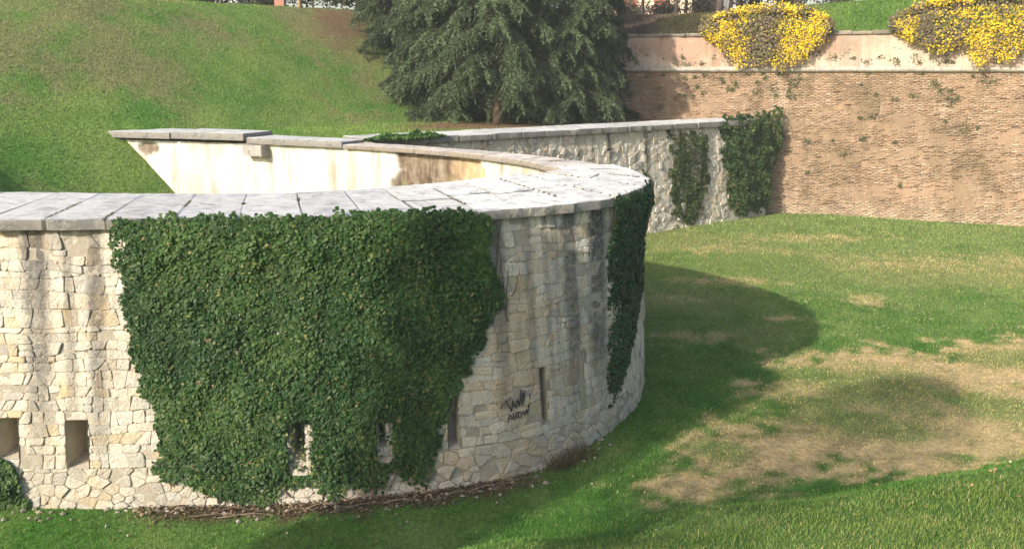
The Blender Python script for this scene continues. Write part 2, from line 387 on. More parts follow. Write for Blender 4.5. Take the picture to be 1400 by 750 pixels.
flank_mid = [FA + FT * u - FN * 1.0 for u in np.linspace(2.2, FL, 8)]
ringmid = (OC * .5 + IC * .5)[24:15 * 24:4]
bpts = [BA + BT * u - BN * .1 for u in (15.5, 8, 0)]
EMBP = [tuple(q) for q in ringmid] + [tuple(q) for q in flank_mid] + [tuple(q) for q in bpts] + [(-3, 140), (-120, 140), (-120, 13.5), (-14, 13.5)]
ex = axis(-26, 12, .28, -110, 13); ey = axis(14, 50, .28, 13, 135)
X, Y = np.meshgrid(ex, ey, indexing='ij'); ins = inpoly(X, Y, EMBP); keep = ins[:-1, :-1] & ins[1:, :-1] & ins[1:, 1:] & ins[:-1, 1:]
H = emb_h(X, Y); c, _, _ = emb_col(X, Y)
mk('embankment', np.stack([X, Y, H], -1).reshape(-1, 3), gridfaces(*X.shape, keep=keep), 'soil', tint=(c * .85).reshape(-1, 3), smooth=True, kind='structure')
dd = np.concatenate([np.arange(.25, 14, .3), np.geomspace(14.5, 90, 12)]); uu = np.linspace(.5, BL + 30, 190)
U, D = np.meshgrid(uu, dd, indexing='ij'); P = BA + BT * U[..., None] - BN * D[..., None]
H = far_h(P[..., 0], P[..., 1]); c, _, _ = far_col(P[..., 0], P[..., 1])
mk('upper_lawn', np.concatenate([P, H[..., None]], -1).reshape(-1, 3), gridfaces(*U.shape), 'soil', tint=(c * .85).reshape(-1, 3), smooth=True, kind='structure')

# ------------------------------------------------------------------ masonry generator
def clip(poly, a, b, c):                                # keep a*x+b*y <= c
    out = []
    for i in range(len(poly)):
        p = poly[i - 1]; q = poly[i]; dp = a * p[0] + b * p[1] - c; dq = a * q[0] + b * q[1] - c
        if (dp <= 0) != (dq <= 0):
            t = dp / (dp - dq); out.append((p[0] + t * (q[0] - p[0]), p[1] + t * (q[1] - p[1])))
        if dq <= 0: out.append(q)
    return out
def parea(p):
    x = np.array(p); return .5 * abs(np.dot(x[:, 0], np.roll(x[:, 1], 1)) - np.dot(x[:, 1], np.roll(x[:, 0], 1)))
def masonry(u0, u1, v0, v1, w, h, jit, asp, openings=(), seed=1, wild=None):
    r = np.random.default_rng(seed); S = []; v = v0
    while v < v1 + h:
        hh = h * r.uniform(.72, 1.3); u = u0 - r.uniform(0, w)
        j = jit if wild is None else wild(v)
        while u < u1 + w:
            ww = w * r.choice([.55, .8, 1.0, 1.25, 1.6]) * r.uniform(.85, 1.15)
            S.append((u + ww / 2 + r.normal(0, .12 * w * (1 + j)), v + hh / 2 + r.normal(0, .22 * hh * j)))
            u += ww
        v += hh
    S = np.array(S); Q = S * np.array([1, asp]); cells = []
    for i in range(len(S)):
        d = np.hypot(*(Q - Q[i]).T); nb = np.argsort(d)[1:22]
        p = [(u0, v0), (u1, v0), (u1, v1), (u0, v1)]
        for k in nb:
            if d[k] < 1e-6: continue
            dx, dy = Q[k] - Q[i]; m = (Q[k] + Q[i]) / 2
            p = clip(p, dx, dy * asp, dx * m[0] + dy * m[1])
            if len(p) < 3: break
        for (a0, a1, b0, b1) in openings:
            if len(p) < 3: break
            pa = np.array(p)
            if pa[:, 0].max() > a0 and pa[:, 0].min() < a1 and pa[:, 1].max() > b0 and pa[:, 1].min() < b1:
                c = [clip(p, 1, 0, a0), clip(p, -1, 0, -a1), clip(p, 0, 1, b0), clip(p, 0, -1, -b1)]
                c = [x for x in c if len(x) > 2]; p = max(c, key=parea) if c else []
        if len(p) > 2 and parea(p) > .25 * w * h * .3: cells.append(p)
    return cells
def coursed(u0, u1, v0, v1, w, h, openings, seed):
    r = np.random.default_rng(seed); vs = [v0]
    while vs[-1] < v1 - h * .8: vs.append(vs[-1] + h * r.uniform(.7, 1.4))
    vs[-1] = v1; cells = []; amp = h * .42
    def line(i, u):
        if i == len(vs) - 1: return np.full(np.shape(u), v1)
        a = amp * (.25 if i == 0 else 1); return vs[i] + a * 2 * (vn(u * .9, u * 0 + i * 3.7, seed) - .5) + a * .9 * (vn(u * 3.1, u * 0 + i * 5.3, seed + 4) - .5)
    for i in range(len(vs) - 1):
        u = u0 - r.uniform(0, w); s0 = 0.0
        while u < u1:
            ww = w * r.choice([.5, .75, 1, 1.3, 1.75], p=[.15, .25, .3, .2, .1]) * r.uniform(.85, 1.15); s1 = r.normal(0, .022)
            a, b = u, u + ww
            if a > u0 and b < u1:
                ub = np.array([a - s0, a + ww * r.uniform(.35, .65), b - s1]); ut = np.array([b + s1, a + ww * r.uniform(.35, .65), a + s0])
                p = list(zip(ub, line(i, ub))) + list(zip(ut, line(i + 1, ut))); cut = [p]
                hh = abs(p[3][1] - p[2][1])
                if hh > h * 1.15 and r.random() < .35:                      # two thin stones instead of one tall one
                    m = (p[0][1] + p[5][1]) / 2; m2 = (p[2][1] + p[3][1]) / 2; k = (m2 - m) / ww
                    cut = [clip(p, -k, 1, m - k * a), clip(p, k, -1, -(m - k * a))]
                elif ww > w * 1.2 and r.random() < .3:
                    q = a + ww * r.uniform(.35, .65); sl = r.normal(0, .4); cut = [clip(p, 1, sl, q + sl * (vs[i] + h / 2)), clip(p, -1, -sl, -(q + sl * (vs[i] + h / 2)))]
                for c in cut:
                    for (a0, a1, b0, b1) in openings:
                        if len(c) < 3: break
                        pa = np.array(c)
                        if pa[:, 0].max() > a0 and pa[:, 0].min() < a1 and pa[:, 1].max() > b0 and pa[:, 1].min() < b1:
                            cc = [x for x in (clip(c, 1, 0, a0), clip(c, -1, 0, -a1), clip(c, 0, 1, b0), clip(c, 0, -1, -b1)) if len(x) > 2]; c = max(cc, key=parea) if cc else []
                    if len(c) > 2 and parea(c) > .004: cells.append(c)
            u += ww; s0 = s1
    return cells
CHIP = .022
def stone_piece(poly, fn, r, joint, depth, proud, tilt, rough):
    p = np.array(poly)
    if np.sum(p[:, 0] * np.roll(p[:, 1], -1) - p[:, 1] * np.roll(p[:, 0], -1)) < 0: p = p[::-1]
    q = []                                              # drop short edges, chip the corners
    for i in range(len(p)):
        if np.hypot(*(p[i] - p[i - 1])) > .035: q.append(p[i])
    p = np.array(q)
    if len(p) < 3: return None
    c = p.mean(0); q = []
    for i in range(len(p)):
        a, b, d = p[i - 1], p[i], p[(i + 1) % len(p)]
        k = r.uniform(.08, .28)
        q += [b + (a - b) * min(k, CHIP * 2 * k / max(np.hypot(*(a - b)), .01) * 3), b + (d - b) * min(k, CHIP * 2 * k / max(np.hypot(*(d - b)), .01) * 3)]
    if len(q) > 12: q = q[:0] + [x for x in p]
    p = np.array(q); e = p - c; le = np.hypot(*e.T)[:, None]
    p1 = c + e * np.clip(1 - joint / np.maximum(le, .02), .5, 1) + r.normal(0, .004 * rough, p.shape)
    p2 = c + (p1 - c) * np.clip(1 - .018 * rough / np.maximum(le, .02), .5, 1)
    pr = proud + (p2 - c) @ r.normal(0, tilt, 2) + r.normal(0, .006 * rough, len(p)); n = len(p)
    U = np.concatenate([p1[:, 0], p1[:, 0], p2[:, 0], [c[0]]]); Vv = np.concatenate([p1[:, 1], p1[:, 1], p2[:, 1], [c[1]]])
    O = np.concatenate([np.full(n, -depth), pr - .014 * rough, pr, [pr.mean() + .006 * rough]])
    W = fn(U, Vv, O)
    F = [(k, (k + 1) % n, n + (k + 1) % n, n + k) for k in range(n)] + [(n + k, n + (k + 1) % n, 2 * n + (k + 1) % n, 2 * n + k) for k in range(n)] + [(2 * n + k, 2 * n + (k + 1) % n, 3 * n) for k in range(n)]
    return W, F, np.stack([U, Vv], 1), c
def lay(cells, fn, parent, matname, colour, hidden, r, joint, depth, proud, tilt, rough, weight, limit=298, one='stone', rest='small_stones'):
    pieces = []
    for poly in cells:
        pc = stone_piece(poly, fn, r, joint(poly), depth, proud(r), tilt, rough)
        if pc is None: continue
        W, F, UV, c = pc; pieces.append((W, F, UV, colour(c, r), hidden(c), parea(poly) * weight(c)))
    order = sorted(range(len(pieces)), key=lambda i: (pieces[i][4], -pieces[i][5]))
    solo = set(i for i in order[:limit] if not pieces[i][4]); mb = MB()
    for i, (W, F, UV, col, hid, w) in enumerate(pieces):
        if i in solo: mk(one, W, F, matname, parent, tint=np.array(col), uv=UV, centre=True)
        else: mb.add(W, F, col, UV)
    if mb.n: mb.out(rest, matname, parent, kind='stuff')
    return len(pieces), len(solo)

# ------------------------------------------------------------------ round bastion wall
bast = root('bastion_wall', (-2.6, 13.0, 0), 'round pale limestone bastion wall with grey coping in the foreground', 'wall')
OPEN = [(10.57, 10.90, .62, 1.36), (9.58, 9.87, .78, 1.40), (16.24, 16.42, .64, 1.56), (17.83, 17.95, .76, 1.71), (18.70, 18.83, .80, 1.80), (13.92, 14.10, .70, 1.26), (15.19, 15.29, .8, 1.2)]
DEPTH = [.55, .5, .30, .42, .03, .5, .4]
IVY_MAIN = [(11.46, 4.36), (11.49, 3.9), (11.49, 3.36), (11.53, 2.81), (11.6, 2.37), (11.66, 1.93), (11.83, 1.65), (11.92, 1.16), (11.9, 0.6), (12.16, 0.42), (12.6, 0.22), (13.15, 0.02), (13.63, -0.04),
            (13.75, 0.19), (14.12, 0.31), (14.48, 0.06), (14.75, 0.2), (15.18, 0.09), (15.4, 0.31), (15.83, 0.06), (16.07, 0.36), (16.15, 0.82), (16.25, 1.27), (16.61, 1.81), (16.87, 2.25), (17.29, 3.02),
            (17.11, 3.61), (17.09, 4.13), (16.88, 4.40), (15.71, 4.47), (14.7, 4.42), (13.81, 4.5), (13.39, 4.42), (12.42, 4.38)]
IVY_TIP = [(19.67, 4.34), (19.56, 3.33), (19.55, 2.7), (19.53, 2.06), (19.5, 1.41), (19.46, .89), (19.56, .55), (19.95, .68), (20.45, 1.1), (21.1, 1.65), (21.7, 2.2), (22.2, 3.1), (23.0, 3.6), (23.4, 4.36), (20.6, 4.36)]
IVY_LEFT = [(9.2, 1.0), (9.58, .86), (9.8, .69), (9.91, .41), (10.0, .06), (9.5, 0), (8.9, 0), (8.7, .6)]
u_a, u_b = KU[1] + .1, KU[12]
ug = sorted(set(list(np.arange(u_a, u_b, .22).round(3)) + [x for o in OPEN for x in o[:2]])); vg = sorted(set([-.6, -.2, 0, .3, .5, 2.0, 2.5, 3, 3.5, 4.2] + [x for o in OPEN for x in o[2:]]))
ug = np.array(ug); vg = np.array(vg)
U, Vg = np.meshgrid(ug, vg, indexing='ij'); W = wall(U, Vg, -.016 + 0 * U)
um = (ug[:-1] + ug[1:]) / 2; vm = (vg[:-1] + vg[1:]) / 2; keep = np.ones((len(um), len(vm)), bool)
for a0, a1, b0, b1 in OPEN: keep &= ~(((um > a0) & (um < a1))[:, None] & ((vm > b0) & (vm < b1))[None, :])
mk('wall_core', W.reshape(-1, 3), gridfaces(len(ug), len(vg), keep=keep), 'mortar', bast, uv=np.stack([U, Vg], -1).reshape(-1, 2), smooth=True)
for (a0, a1, b0, b1), dp in zip(OPEN, DEPTH):          # splayed embrasures
    s = .06 if dp > .2 else 0
    cs = [(a0, b0), (a1, b0), (a1, b1), (a0, b1)]; ci = [(a0 + s, b0 + s), (a1 - s * .3, b0 + s), (a1 - s * .3, b1 - s), (a0 + s, b1 - s)]
    f = np.array(cs); g = np.array(ci)
    W = np.vstack([wall(f[:, 0], f[:, 1], np.full(4, .004)), wall(g[:, 0], g[:, 1], np.full(4, -dp))])
    mk('embrasure', W, [(0, 4, 5, 1), (1, 5, 6, 2), (2, 6, 7, 3), (3, 7, 4, 0), (4, 7, 6, 5)], 'recess_stone', bast, uv=np.vstack([f, f]))
r1 = np.random.default_rng(11)
def wild(v): return 1.5 if v < .75 else (.8 if v < 1.6 else .42)
cells = masonry(KU[1] + 2.2, KU[11] - .4, -.25, .62, .205, .15, 1.5, 1.35, OPEN, 5) + coursed(KU[1] + 2.2, KU[11] - .4, .62, 4.2, .235, .165, OPEN, 6)
def bcol(c, r):
    b = r.uniform(.90, 1.10); k = r.random(); z = fbm(np.array(c[0] * .7), np.array(c[1] * .9), 87, 3)
    base = np.array([.67, .60, .48]) if k < .62 else np.array([.61, .57, .49]) if k < .86 else np.array([.60, .48, .31]) if k < .95 else np.array([.50, .45, .38])
    base = base * (1 - .25 * sstep(.5, .75, z)) + np.array([.50, .48, .44]) * .25 * sstep(.5, .75, z)
    w = sstep(15.5, 17.0, c[0]) * sstep(18.9, 18.2, c[0]); q = fbm(np.array(c[0] * 1.6), np.array(c[1] * 2.6), 187, 3); base = base * (1 - w * sstep(.52, .66, q) * .8) + np.array([.56, .41, .22]) * w * sstep(.52, .66, q) * .8; base = base * (1 - .35 * w) + np.array([.62, .55, .445]) * .35 * w
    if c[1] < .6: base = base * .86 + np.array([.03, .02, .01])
    return base * b
ivp = [(np.array(IVY_MAIN), .10), (np.array(IVY_TIP), .08), (np.array(IVY_LEFT), .05)]
def bhid(c): return bool(any(sdist(np.array(c[0]), np.array(c[1]), [tuple(q) for q in P]) > m for P, m in ivp) or c[0] < 8.9 or c[0] > 22.0 or c[1] < -.1)
def joint_w(p):
    c = np.mean(p, 0); o = fbm(np.array(c[0] * .9), np.array(c[1] * .9), 19, 3)
    return (.0008 + .006 * sstep(.45, .75, o) + (.010 if r1.random() < .06 else 0)) * r1.uniform(.6, 1.5) if c[1] > .62 else r1.uniform(.003, .009)
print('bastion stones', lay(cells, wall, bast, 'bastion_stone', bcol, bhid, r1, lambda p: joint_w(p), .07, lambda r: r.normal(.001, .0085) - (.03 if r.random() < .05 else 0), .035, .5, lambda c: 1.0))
# inner plastered face (towards the yard)
ui = np.linspace(0, OU[-1], 900); vi = np.linspace(1.4, 4.2, 58); U, Vg = np.meshgrid(ui, vi, indexing='ij')
IP = icurve(U); IT = np.gradient(IC, axis=0); IT /= np.hypot(*IT.T)[:, None] + 1e-9
INX = np.interp(U, OU, -IT[:, 1]); INY = np.interp(U, OU, IT[:, 0])   # into the yard
hole = sstep(0, .16, sdist(U, Vg, [(30.05, 4.4), (29.7, 3.7), (30.0, 3.3), (30.7, 3.0), (31.6, 2.6), (32.3, 2.9), (33.1, 2.6), (33.25, 3.1), (33.05, 3.7), (33.2, 4.4)]) + .5 * (fbm(U * 3, Vg * 3, 5, 4) - .5))
hole = np.maximum(hole, .9 * sstep(.05, .2, .35 - np.hypot((U - 43.2) * .45, Vg - 3.95) + .35 * (fbm(U * 3, Vg * 3, 8) - .5)))
off = -.14 - .10 * hole + .025 * (fbm(U * 2, Vg * 2, 2, 4) - .5) + .06 * hole * (fbm(U * 7, Vg * 7, 4, 3) - .5)
W = np.stack([IP[..., 0] + INX * off, IP[..., 1] + INY * off, Vg], -1)
nn = fbm(U * 1.5, Vg * 1.5, 12, 4)
base = mix(np.array([.68, .65, .585]), np.array([.52, .445, .34]), np.clip(1.6 * (nn - .4), 0, 1))
warm = sstep(30.6, 31.4, U + .6 * (nn - .5)); hc = mix(np.array([.11, .075, .05]) , np.array([.44, .31, .18]), 1 - warm)
hc = hc * (.6 + .8 * fbm(U * 8, Vg * 8, 14, 3)[..., None])
mk('inner_plaster_face', W.reshape(-1, 3), gridfaces(*U.shape), 'plaster', bast, tint=mix(base, hc, hole).reshape(-1, 3), uv=np.stack([U, Vg], -1).reshape(-1, 2), smooth=True)
# wall end buried in the slope (ragged rubble return)
# coping slabs
def slab(parent, po, pi, z0, z1, col, r, nu=4, nv=5, name='coping_slab', lift=0.0, tiltv=.0):
    """po, pi: arrays of outer / inner edge points (nu)"""
    m0 = np.linspace(0, 1, len(po)); m1 = np.array([0, .03, .3, .55, .8, .97, 1.0]); po = np.stack([np.interp(m1, m0, po[:, i]) for i in (0, 1)], 1); pi = np.stack([np.interp(m1, m0, pi[:, i]) for i in (0, 1)], 1)
    nu = len(po); t = np.concatenate([[0], np.linspace(.04, .97, nv), [1]]); nv = nv + 2; G = po[:, None] * (1 - t[None, :, None]) + pi[:, None] * t[None, :, None]
    e = r.normal(0, .006, (nu, nv, 2)); e[:, 0] += r.normal(0, .014, (nu, 2)); G = G + e
    zt = z1 + lift + tiltv * (t[None, :] - .5) + r.normal(0, .004, (nu, nv)) + r.normal(0, .008); zt[0, :] -= .006; zt[-1, :] -= .006; zt[:, 0] -= r.uniform(.004, .02); zt[:, -1] -= .008
    n = nu * nv; T = np.concatenate([G, zt[..., None]], -1).reshape(-1, 3)
    F = [tuple(x) for x in gridfaces(nu, nv)]; idx = np.arange(n).reshape(nu, nv)
    ring = np.array(list(idx[:, 0]) + list(idx[-1, 1:]) + list(idx[-2::-1, -1]) + list(idx[0, -2:0:-1])); m = len(ring)
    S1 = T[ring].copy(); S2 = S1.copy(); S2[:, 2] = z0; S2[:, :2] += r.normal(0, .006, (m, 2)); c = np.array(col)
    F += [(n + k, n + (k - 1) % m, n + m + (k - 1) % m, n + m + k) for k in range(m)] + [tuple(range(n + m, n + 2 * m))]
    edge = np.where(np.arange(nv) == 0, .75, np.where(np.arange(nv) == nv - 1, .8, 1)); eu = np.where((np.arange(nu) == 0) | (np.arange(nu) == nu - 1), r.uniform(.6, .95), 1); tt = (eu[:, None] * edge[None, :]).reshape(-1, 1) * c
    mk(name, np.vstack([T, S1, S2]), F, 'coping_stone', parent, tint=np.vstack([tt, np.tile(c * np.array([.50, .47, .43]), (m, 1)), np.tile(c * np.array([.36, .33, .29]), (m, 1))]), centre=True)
r2 = np.random.default_rng(23)
edges = [KU[1] + .2]
while edges[-1] < KU[14] + 1.2: edges.append(edges[-1] + (r2.uniform(.8, 1.1) if edges[-1] < KU[7] else r2.uniform(1.0, 1.7)))
for a, b in zip(edges[:-1], edges[1:]):
    g = .003 + r2.uniform(0, .007); us = np.linspace(a + g, b - g, 5); po = ocurve(us); pi = icurve(us); far = a > KU[10] + .4
    if far: po = po + nrm(us) * .05
    br = r2.uniform(.88, 1.1); col = np.array([.50, .49, .48]) * br if a < KU[5] + .5 else np.array([.64, .62, .585]) * br
    if far: col = np.array([.55, .49, .43]) * br
    if KU[5] < a < KU[9] :                              # wide part: two or three slabs deep
        cut = [0, r2.uniform(.4, .6), 1]
        for c0, c1 in zip(cut[:-1], cut[1:]):
            q0 = po * (1 - c0) + pi * c0; q1 = po * (1 - c1) + pi * c1; dn = (q1 - q0); dn /= np.linalg.norm(dn, axis=1)[:, None]
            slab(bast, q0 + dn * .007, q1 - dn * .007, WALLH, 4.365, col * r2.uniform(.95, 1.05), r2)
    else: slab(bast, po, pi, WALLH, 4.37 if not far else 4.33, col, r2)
# the raised slabs over the left end of the return wall
for (a, b, lift) in ((edges[-1] + .02, 38.9, .02), (38.95, 42.0, .16), (42.05, 44.8, .13), (44.85, 47.2, .12)):
    us = np.linspace(a + .02, b - .02, 4); pi = icurve(us) + np.array([.03, -.13]) * (1 if lift > .05 else 0); po = ocurve(us)
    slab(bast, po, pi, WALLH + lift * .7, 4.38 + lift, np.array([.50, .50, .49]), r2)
mb = MB(); q = icurve(np.array([38.3]))[0]; mb.box((q[0] - .1, q[1] + .2, 4.02), (.75, .7, .34), (.36, .33, .29), -.42); mb.out('loose_block', 'coping_stone', bast)
# graffiti: sprayed strokes that read TANW / AHOW
STK = [[(.02, .74), (.36, .96)], [(.05, .76), (.0, .64)], [(.21, .86), (.35, .44)], [(.36, .46), (.41, .84), (.50, .52)], [(.38, .62), (.50, .66)], [(.52, .52), (.57, .86), (.64, .54), (.68, .95)],
       [(.68, .95), (.74, .58), (.78, 1.12), (.82, .60), (.86, 1.08)], [(.70, .9), (.72, 1.16)], [(1.04, .90), (.98, .42)], [(.20, .06), (.28, .36), (.38, .18), (.24, .20)], [(.40, .36), (.43, .10)], [(.52, .38), (.50, .12)], [(.41, .24), (.52, .26)],
       [(.58, .36), (.70, .30), (.66, .14), (.57, .16), (.58, .36)], [(.76, .34), (.82, .16), (.87, .36), (.92, .18), (.96, .48)], [(.72, .2), (.80, .3)]]
mb = MB()
for st in STK:
    p = np.array(st); n = []
    for i in range(len(p) - 1): n += [p[i] + (p[i + 1] - p[i]) * t for t in np.linspace(0, 1, 6, endpoint=(i == len(p) - 2))]
    n = np.array(n); u = 17.10 + n[:, 0] * .50; v = .90 + n[:, 1] * .44 + .04 * n[:, 0]
    mb.tube(wall(u, v, np.full(len(u), .016)), .009, 4, (.035, .035, .04))
mb.out('graffiti', 'spray_paint', bast, label='black sprayed graffiti letters on the pale stones')

# ------------------------------------------------------------------ straight flank wall
flank = root('flank_wall', (FA[0] + 8, FA[1] + 6, .2), 'straight rough stone wall with white coping behind the round bastion', 'wall')
uf = np.linspace(0, FL, 60); vf = np.array([-.5, 0, 1, 2, 3, 4.2]); U, Vg = np.meshgrid(uf, vf, indexing='ij')
mk('wall_core', fwall(U, Vg, -.012 + 0 * U).reshape(-1, 3), gridfaces(60, 6), 'flank_stone', flank, tint=np.array([.54, .49, .40]), uv=np.stack([U, Vg], -1).reshape(-1, 2))
r3 = np.random.default_rng(31)
cells = masonry(1.0, FL - .1, -.1, 4.2, .27, .25, 1.4, 1.0, (), 9)
def fcol(c, r):
    k = r.random(); b = r.uniform(.85, 1.1)
    return (np.array([.58, .525, .43]) if k < .7 else np.array([.50, .45, .37]) if k < .9 else np.array([.52, .41, .28])) * b
print('flank stones', lay(cells, fwall, flank, 'flank_stone', fcol, lambda c: bool(c[0] < 6.5 - (c[1] - 2) * 1.2), r3, lambda p: r3.uniform(.002, .012), .08, lambda r: r.normal(.002, .022), .10, .9, lambda c: 1.0))
e = [.4]
while e[-1] < FL - .6: e.append(e[-1] + r3.uniform(.9, 1.5))
e[-1] = FL + .1
for a, b in zip(e[:-1], e[1:]):
    us = np.linspace(a + .01, b - .01, 4)[:, None]; po = FA + FT * us + FN * .02; pi = po - FN * (2.0 + .12)
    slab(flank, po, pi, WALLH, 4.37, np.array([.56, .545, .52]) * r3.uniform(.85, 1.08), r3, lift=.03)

# ------------------------------------------------------------------ brick curtain wall
curt = root('brick_curtain_wall', (BA[0] + BT[0] * 18, BA[1] + BT[1] * 18, .25), 'tall weathered brick curtain wall with pale cordon at the back right', 'wall')
U, Vg = np.meshgrid(np.linspace(0, BL + 25, 90), np.array([-.5, 0, 2, 4, 6.45]), indexing='ij')
mk('wall_core', bwall(U, Vg, -.018 + 0 * U).reshape(-1, 3), gridfaces(90, 5), 'weathered_brick', curt, tint=np.array([.29, .20, .13]))
r4 = np.random.default_rng(41); BV = []; BF = []; BTN = []; n0 = 0
rows = np.arange(-.1, 6.36, .070)
for i, v in enumerate(rows):
    us = np.arange(3.5 + (.14 if i % 2 else 0), 31.5, .262); n = len(us); ln = .259 * r4.uniform(.9, 1.0, n); er = sstep(.45, .75, fbm(us * .8, np.full(n, v * 2.2), 5, 4))
    keep = r4.random(n) > .02 + .22 * er * sstep(5.6, 3.6, v); us = us[keep]; ln = ln[keep]; er = er[keep]; n = len(us)
    mid = sstep(5.6, 3.6, v) * sstep(.2, .8, v); pr = r4.normal(0, .007 + .011 * mid, n) - .07 * er * r4.random(n) * (.3 + mid) + .05 * (r4.random(n) > .985)
    zz = v + r4.normal(0, .006, n); hh = .064 * r4.uniform(.8, 1.02, n)
    C = []
    for du, dv, o in ((0, 0, -.09), (1, 0, -.09), (1, 1, -.09), (0, 1, -.09), (0.02, 0.06, 1), (.98, .06, 1), (.98, .94, 1), (.02, .94, 1)):
        oo = np.full(n, o, float) if o < 0 else pr + r4.normal(0, .006, n)
        C.append(bwall(us + du * ln, zz + dv * hh, oo))
    C = np.stack(C, 1).reshape(-1, 3); BV.append(C)
    idx = n0 + np.arange(n)[:, None, None] * 8 + np.array([(4, 5, 6, 7), (0, 1, 5, 4), (1, 2, 6, 5), (2, 3, 7, 6), (3, 0, 4, 7)])[None]
    BF.append(idx.reshape(-1, 4)); n0 += 8 * n
    k = r4.random(n)[:, None]; col = np.where(k < .55, np.array([[.335, .235, .155]]), np.where(k < .8, np.array([[.365, .27, .185]]), np.where(k < .93, np.array([[.27, .18, .115]]), np.array([[.45, .35, .255]]))))
    lf = sstep(1.1, .2, v + 1.4 * (fbm(us * .7, us * 0, 77) - .5))[:, None]
    col = col * (1 - lf * .6) + np.array([[.62, .50, .36]]) * lf * .6
    BTN.append(np.repeat(col * r4.uniform(.78, 1.15, n)[:, None], 8, 0))
mk('brickwork', np.vstack(BV), np.vstack(BF), 'weathered_brick', curt, tint=np.vstack(BTN), kind='stuff')
# cordon: rounded stones, one by one
u = -.0
while u < 32:
    ln = r4.uniform(1.1, 1.7); a = np.linspace(-1.35, 1.35, 7); us = np.array([u + .006, u + ln - .006])
    G = []
    for x in us:
        dv = .13 * np.sin(a); do = -.02 + .20 * np.cos(a)
        pts = bwall(np.full(7, x), 6.50 + dv * 0, np.zeros(7)); p = pts.copy(); p[:, :2] += BN * (do + r4.normal(0, .008))[:, None]; p[:, 2] = 6.50 + dv + r4.normal(0, .004)
        bk = p[[0, -1]].copy(); bk[:, :2] = (BA + BT * x) - BN * .2; G.append(np.vstack([p, bk[1:], bk[:1]]))
    n = 9; F = [(k, (k + 1) % n, n + (k + 1) % n, n + k) for k in range(n)] + [tuple(range(n))[::-1], tuple(range(n, 2 * n))]
    mk('cordon_stone', np.vstack(G), F, 'coping_stone', curt, tint=np.array([.42, .375, .30]) * r4.uniform(.85, 1.1), centre=True); u += ln
# parapet
up = np.linspace(0, BL + 25, 640); vp = np.linspace(6.4, 7.96, 16); U, Vg = np.meshgrid(up, vp, indexing='ij')
P = BA + BT * U[..., None] + BN * (-.02 + .04 * (fbm(U * 1.2, Vg * 1.2, 3, 3) - .5))[..., None]
nn = fbm(U * .5, Vg * .8, 33, 4)
mk('parapet_face', np.concatenate([P, Vg[..., None]], -1).reshape(-1, 3), gridfaces(*U.shape), 'plaster', curt, tint=mix(np.array([.50, .40, .315]), np.array([.40, .265, .19]), np.clip(4.5 * (nn - .42) + 1.5 * (fbm(U * 2.5, Vg * 3, 43, 4) - .5), 0, 1)).reshape(-1, 3), uv=np.stack([U * .6, Vg], -1).reshape(-1, 2))
u = 2.0
while u < 32:
    ln = r4.uniform(.7, 1.3); us = np.linspace(u + .01, u + ln - .01, 3)[:, None]; po = BA + BT * us + BN * .07; pi = po - BN * .55
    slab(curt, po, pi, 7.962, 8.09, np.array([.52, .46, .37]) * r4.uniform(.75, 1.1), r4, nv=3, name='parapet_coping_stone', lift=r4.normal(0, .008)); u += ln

# ------------------------------------------------------------------ ivy
LEAF = np.array([(0, -.45, 0), (-.46, -.30, -.10), (-.40, .12, -.10), (0, .60, .02), (.40, .12, -.10), (.46, -.30, -.10)]); LEAFF = np.array([(0, 3, 2, 1), (0, 5, 4, 3)])
def leaves(C, Nn, size, r, shape=LEAF, faces=LEAFF, hang=None):
    """leaf blades at C facing Nn, tips hanging down"""
    n = len(C); Nn = Nn / np.linalg.norm(Nn, axis=1)[:, None]
    dn = np.tile(np.array([0, 0, -1.]), (n, 1)) + r.normal(0, .55, (n, 3)) if hang is None else hang
    Yv = dn - Nn * np.sum(dn * Nn, 1)[:, None]; Yv /= np.linalg.norm(Yv, axis=1)[:, None] + 1e-9; Xv = np.cross(Yv, Nn)
    V = C[:, None] + size[:, None, None] * (shape[None, :, :1] * Xv[:, None] + shape[None, :, 1:2] * Yv[:, None] + shape[None, :, 2:] * Nn[:, None])
    F = (np.arange(n)[:, None, None] * len(shape) + faces[None]).reshape(-1, faces.shape[1])
    return V.reshape(-1, 3), F
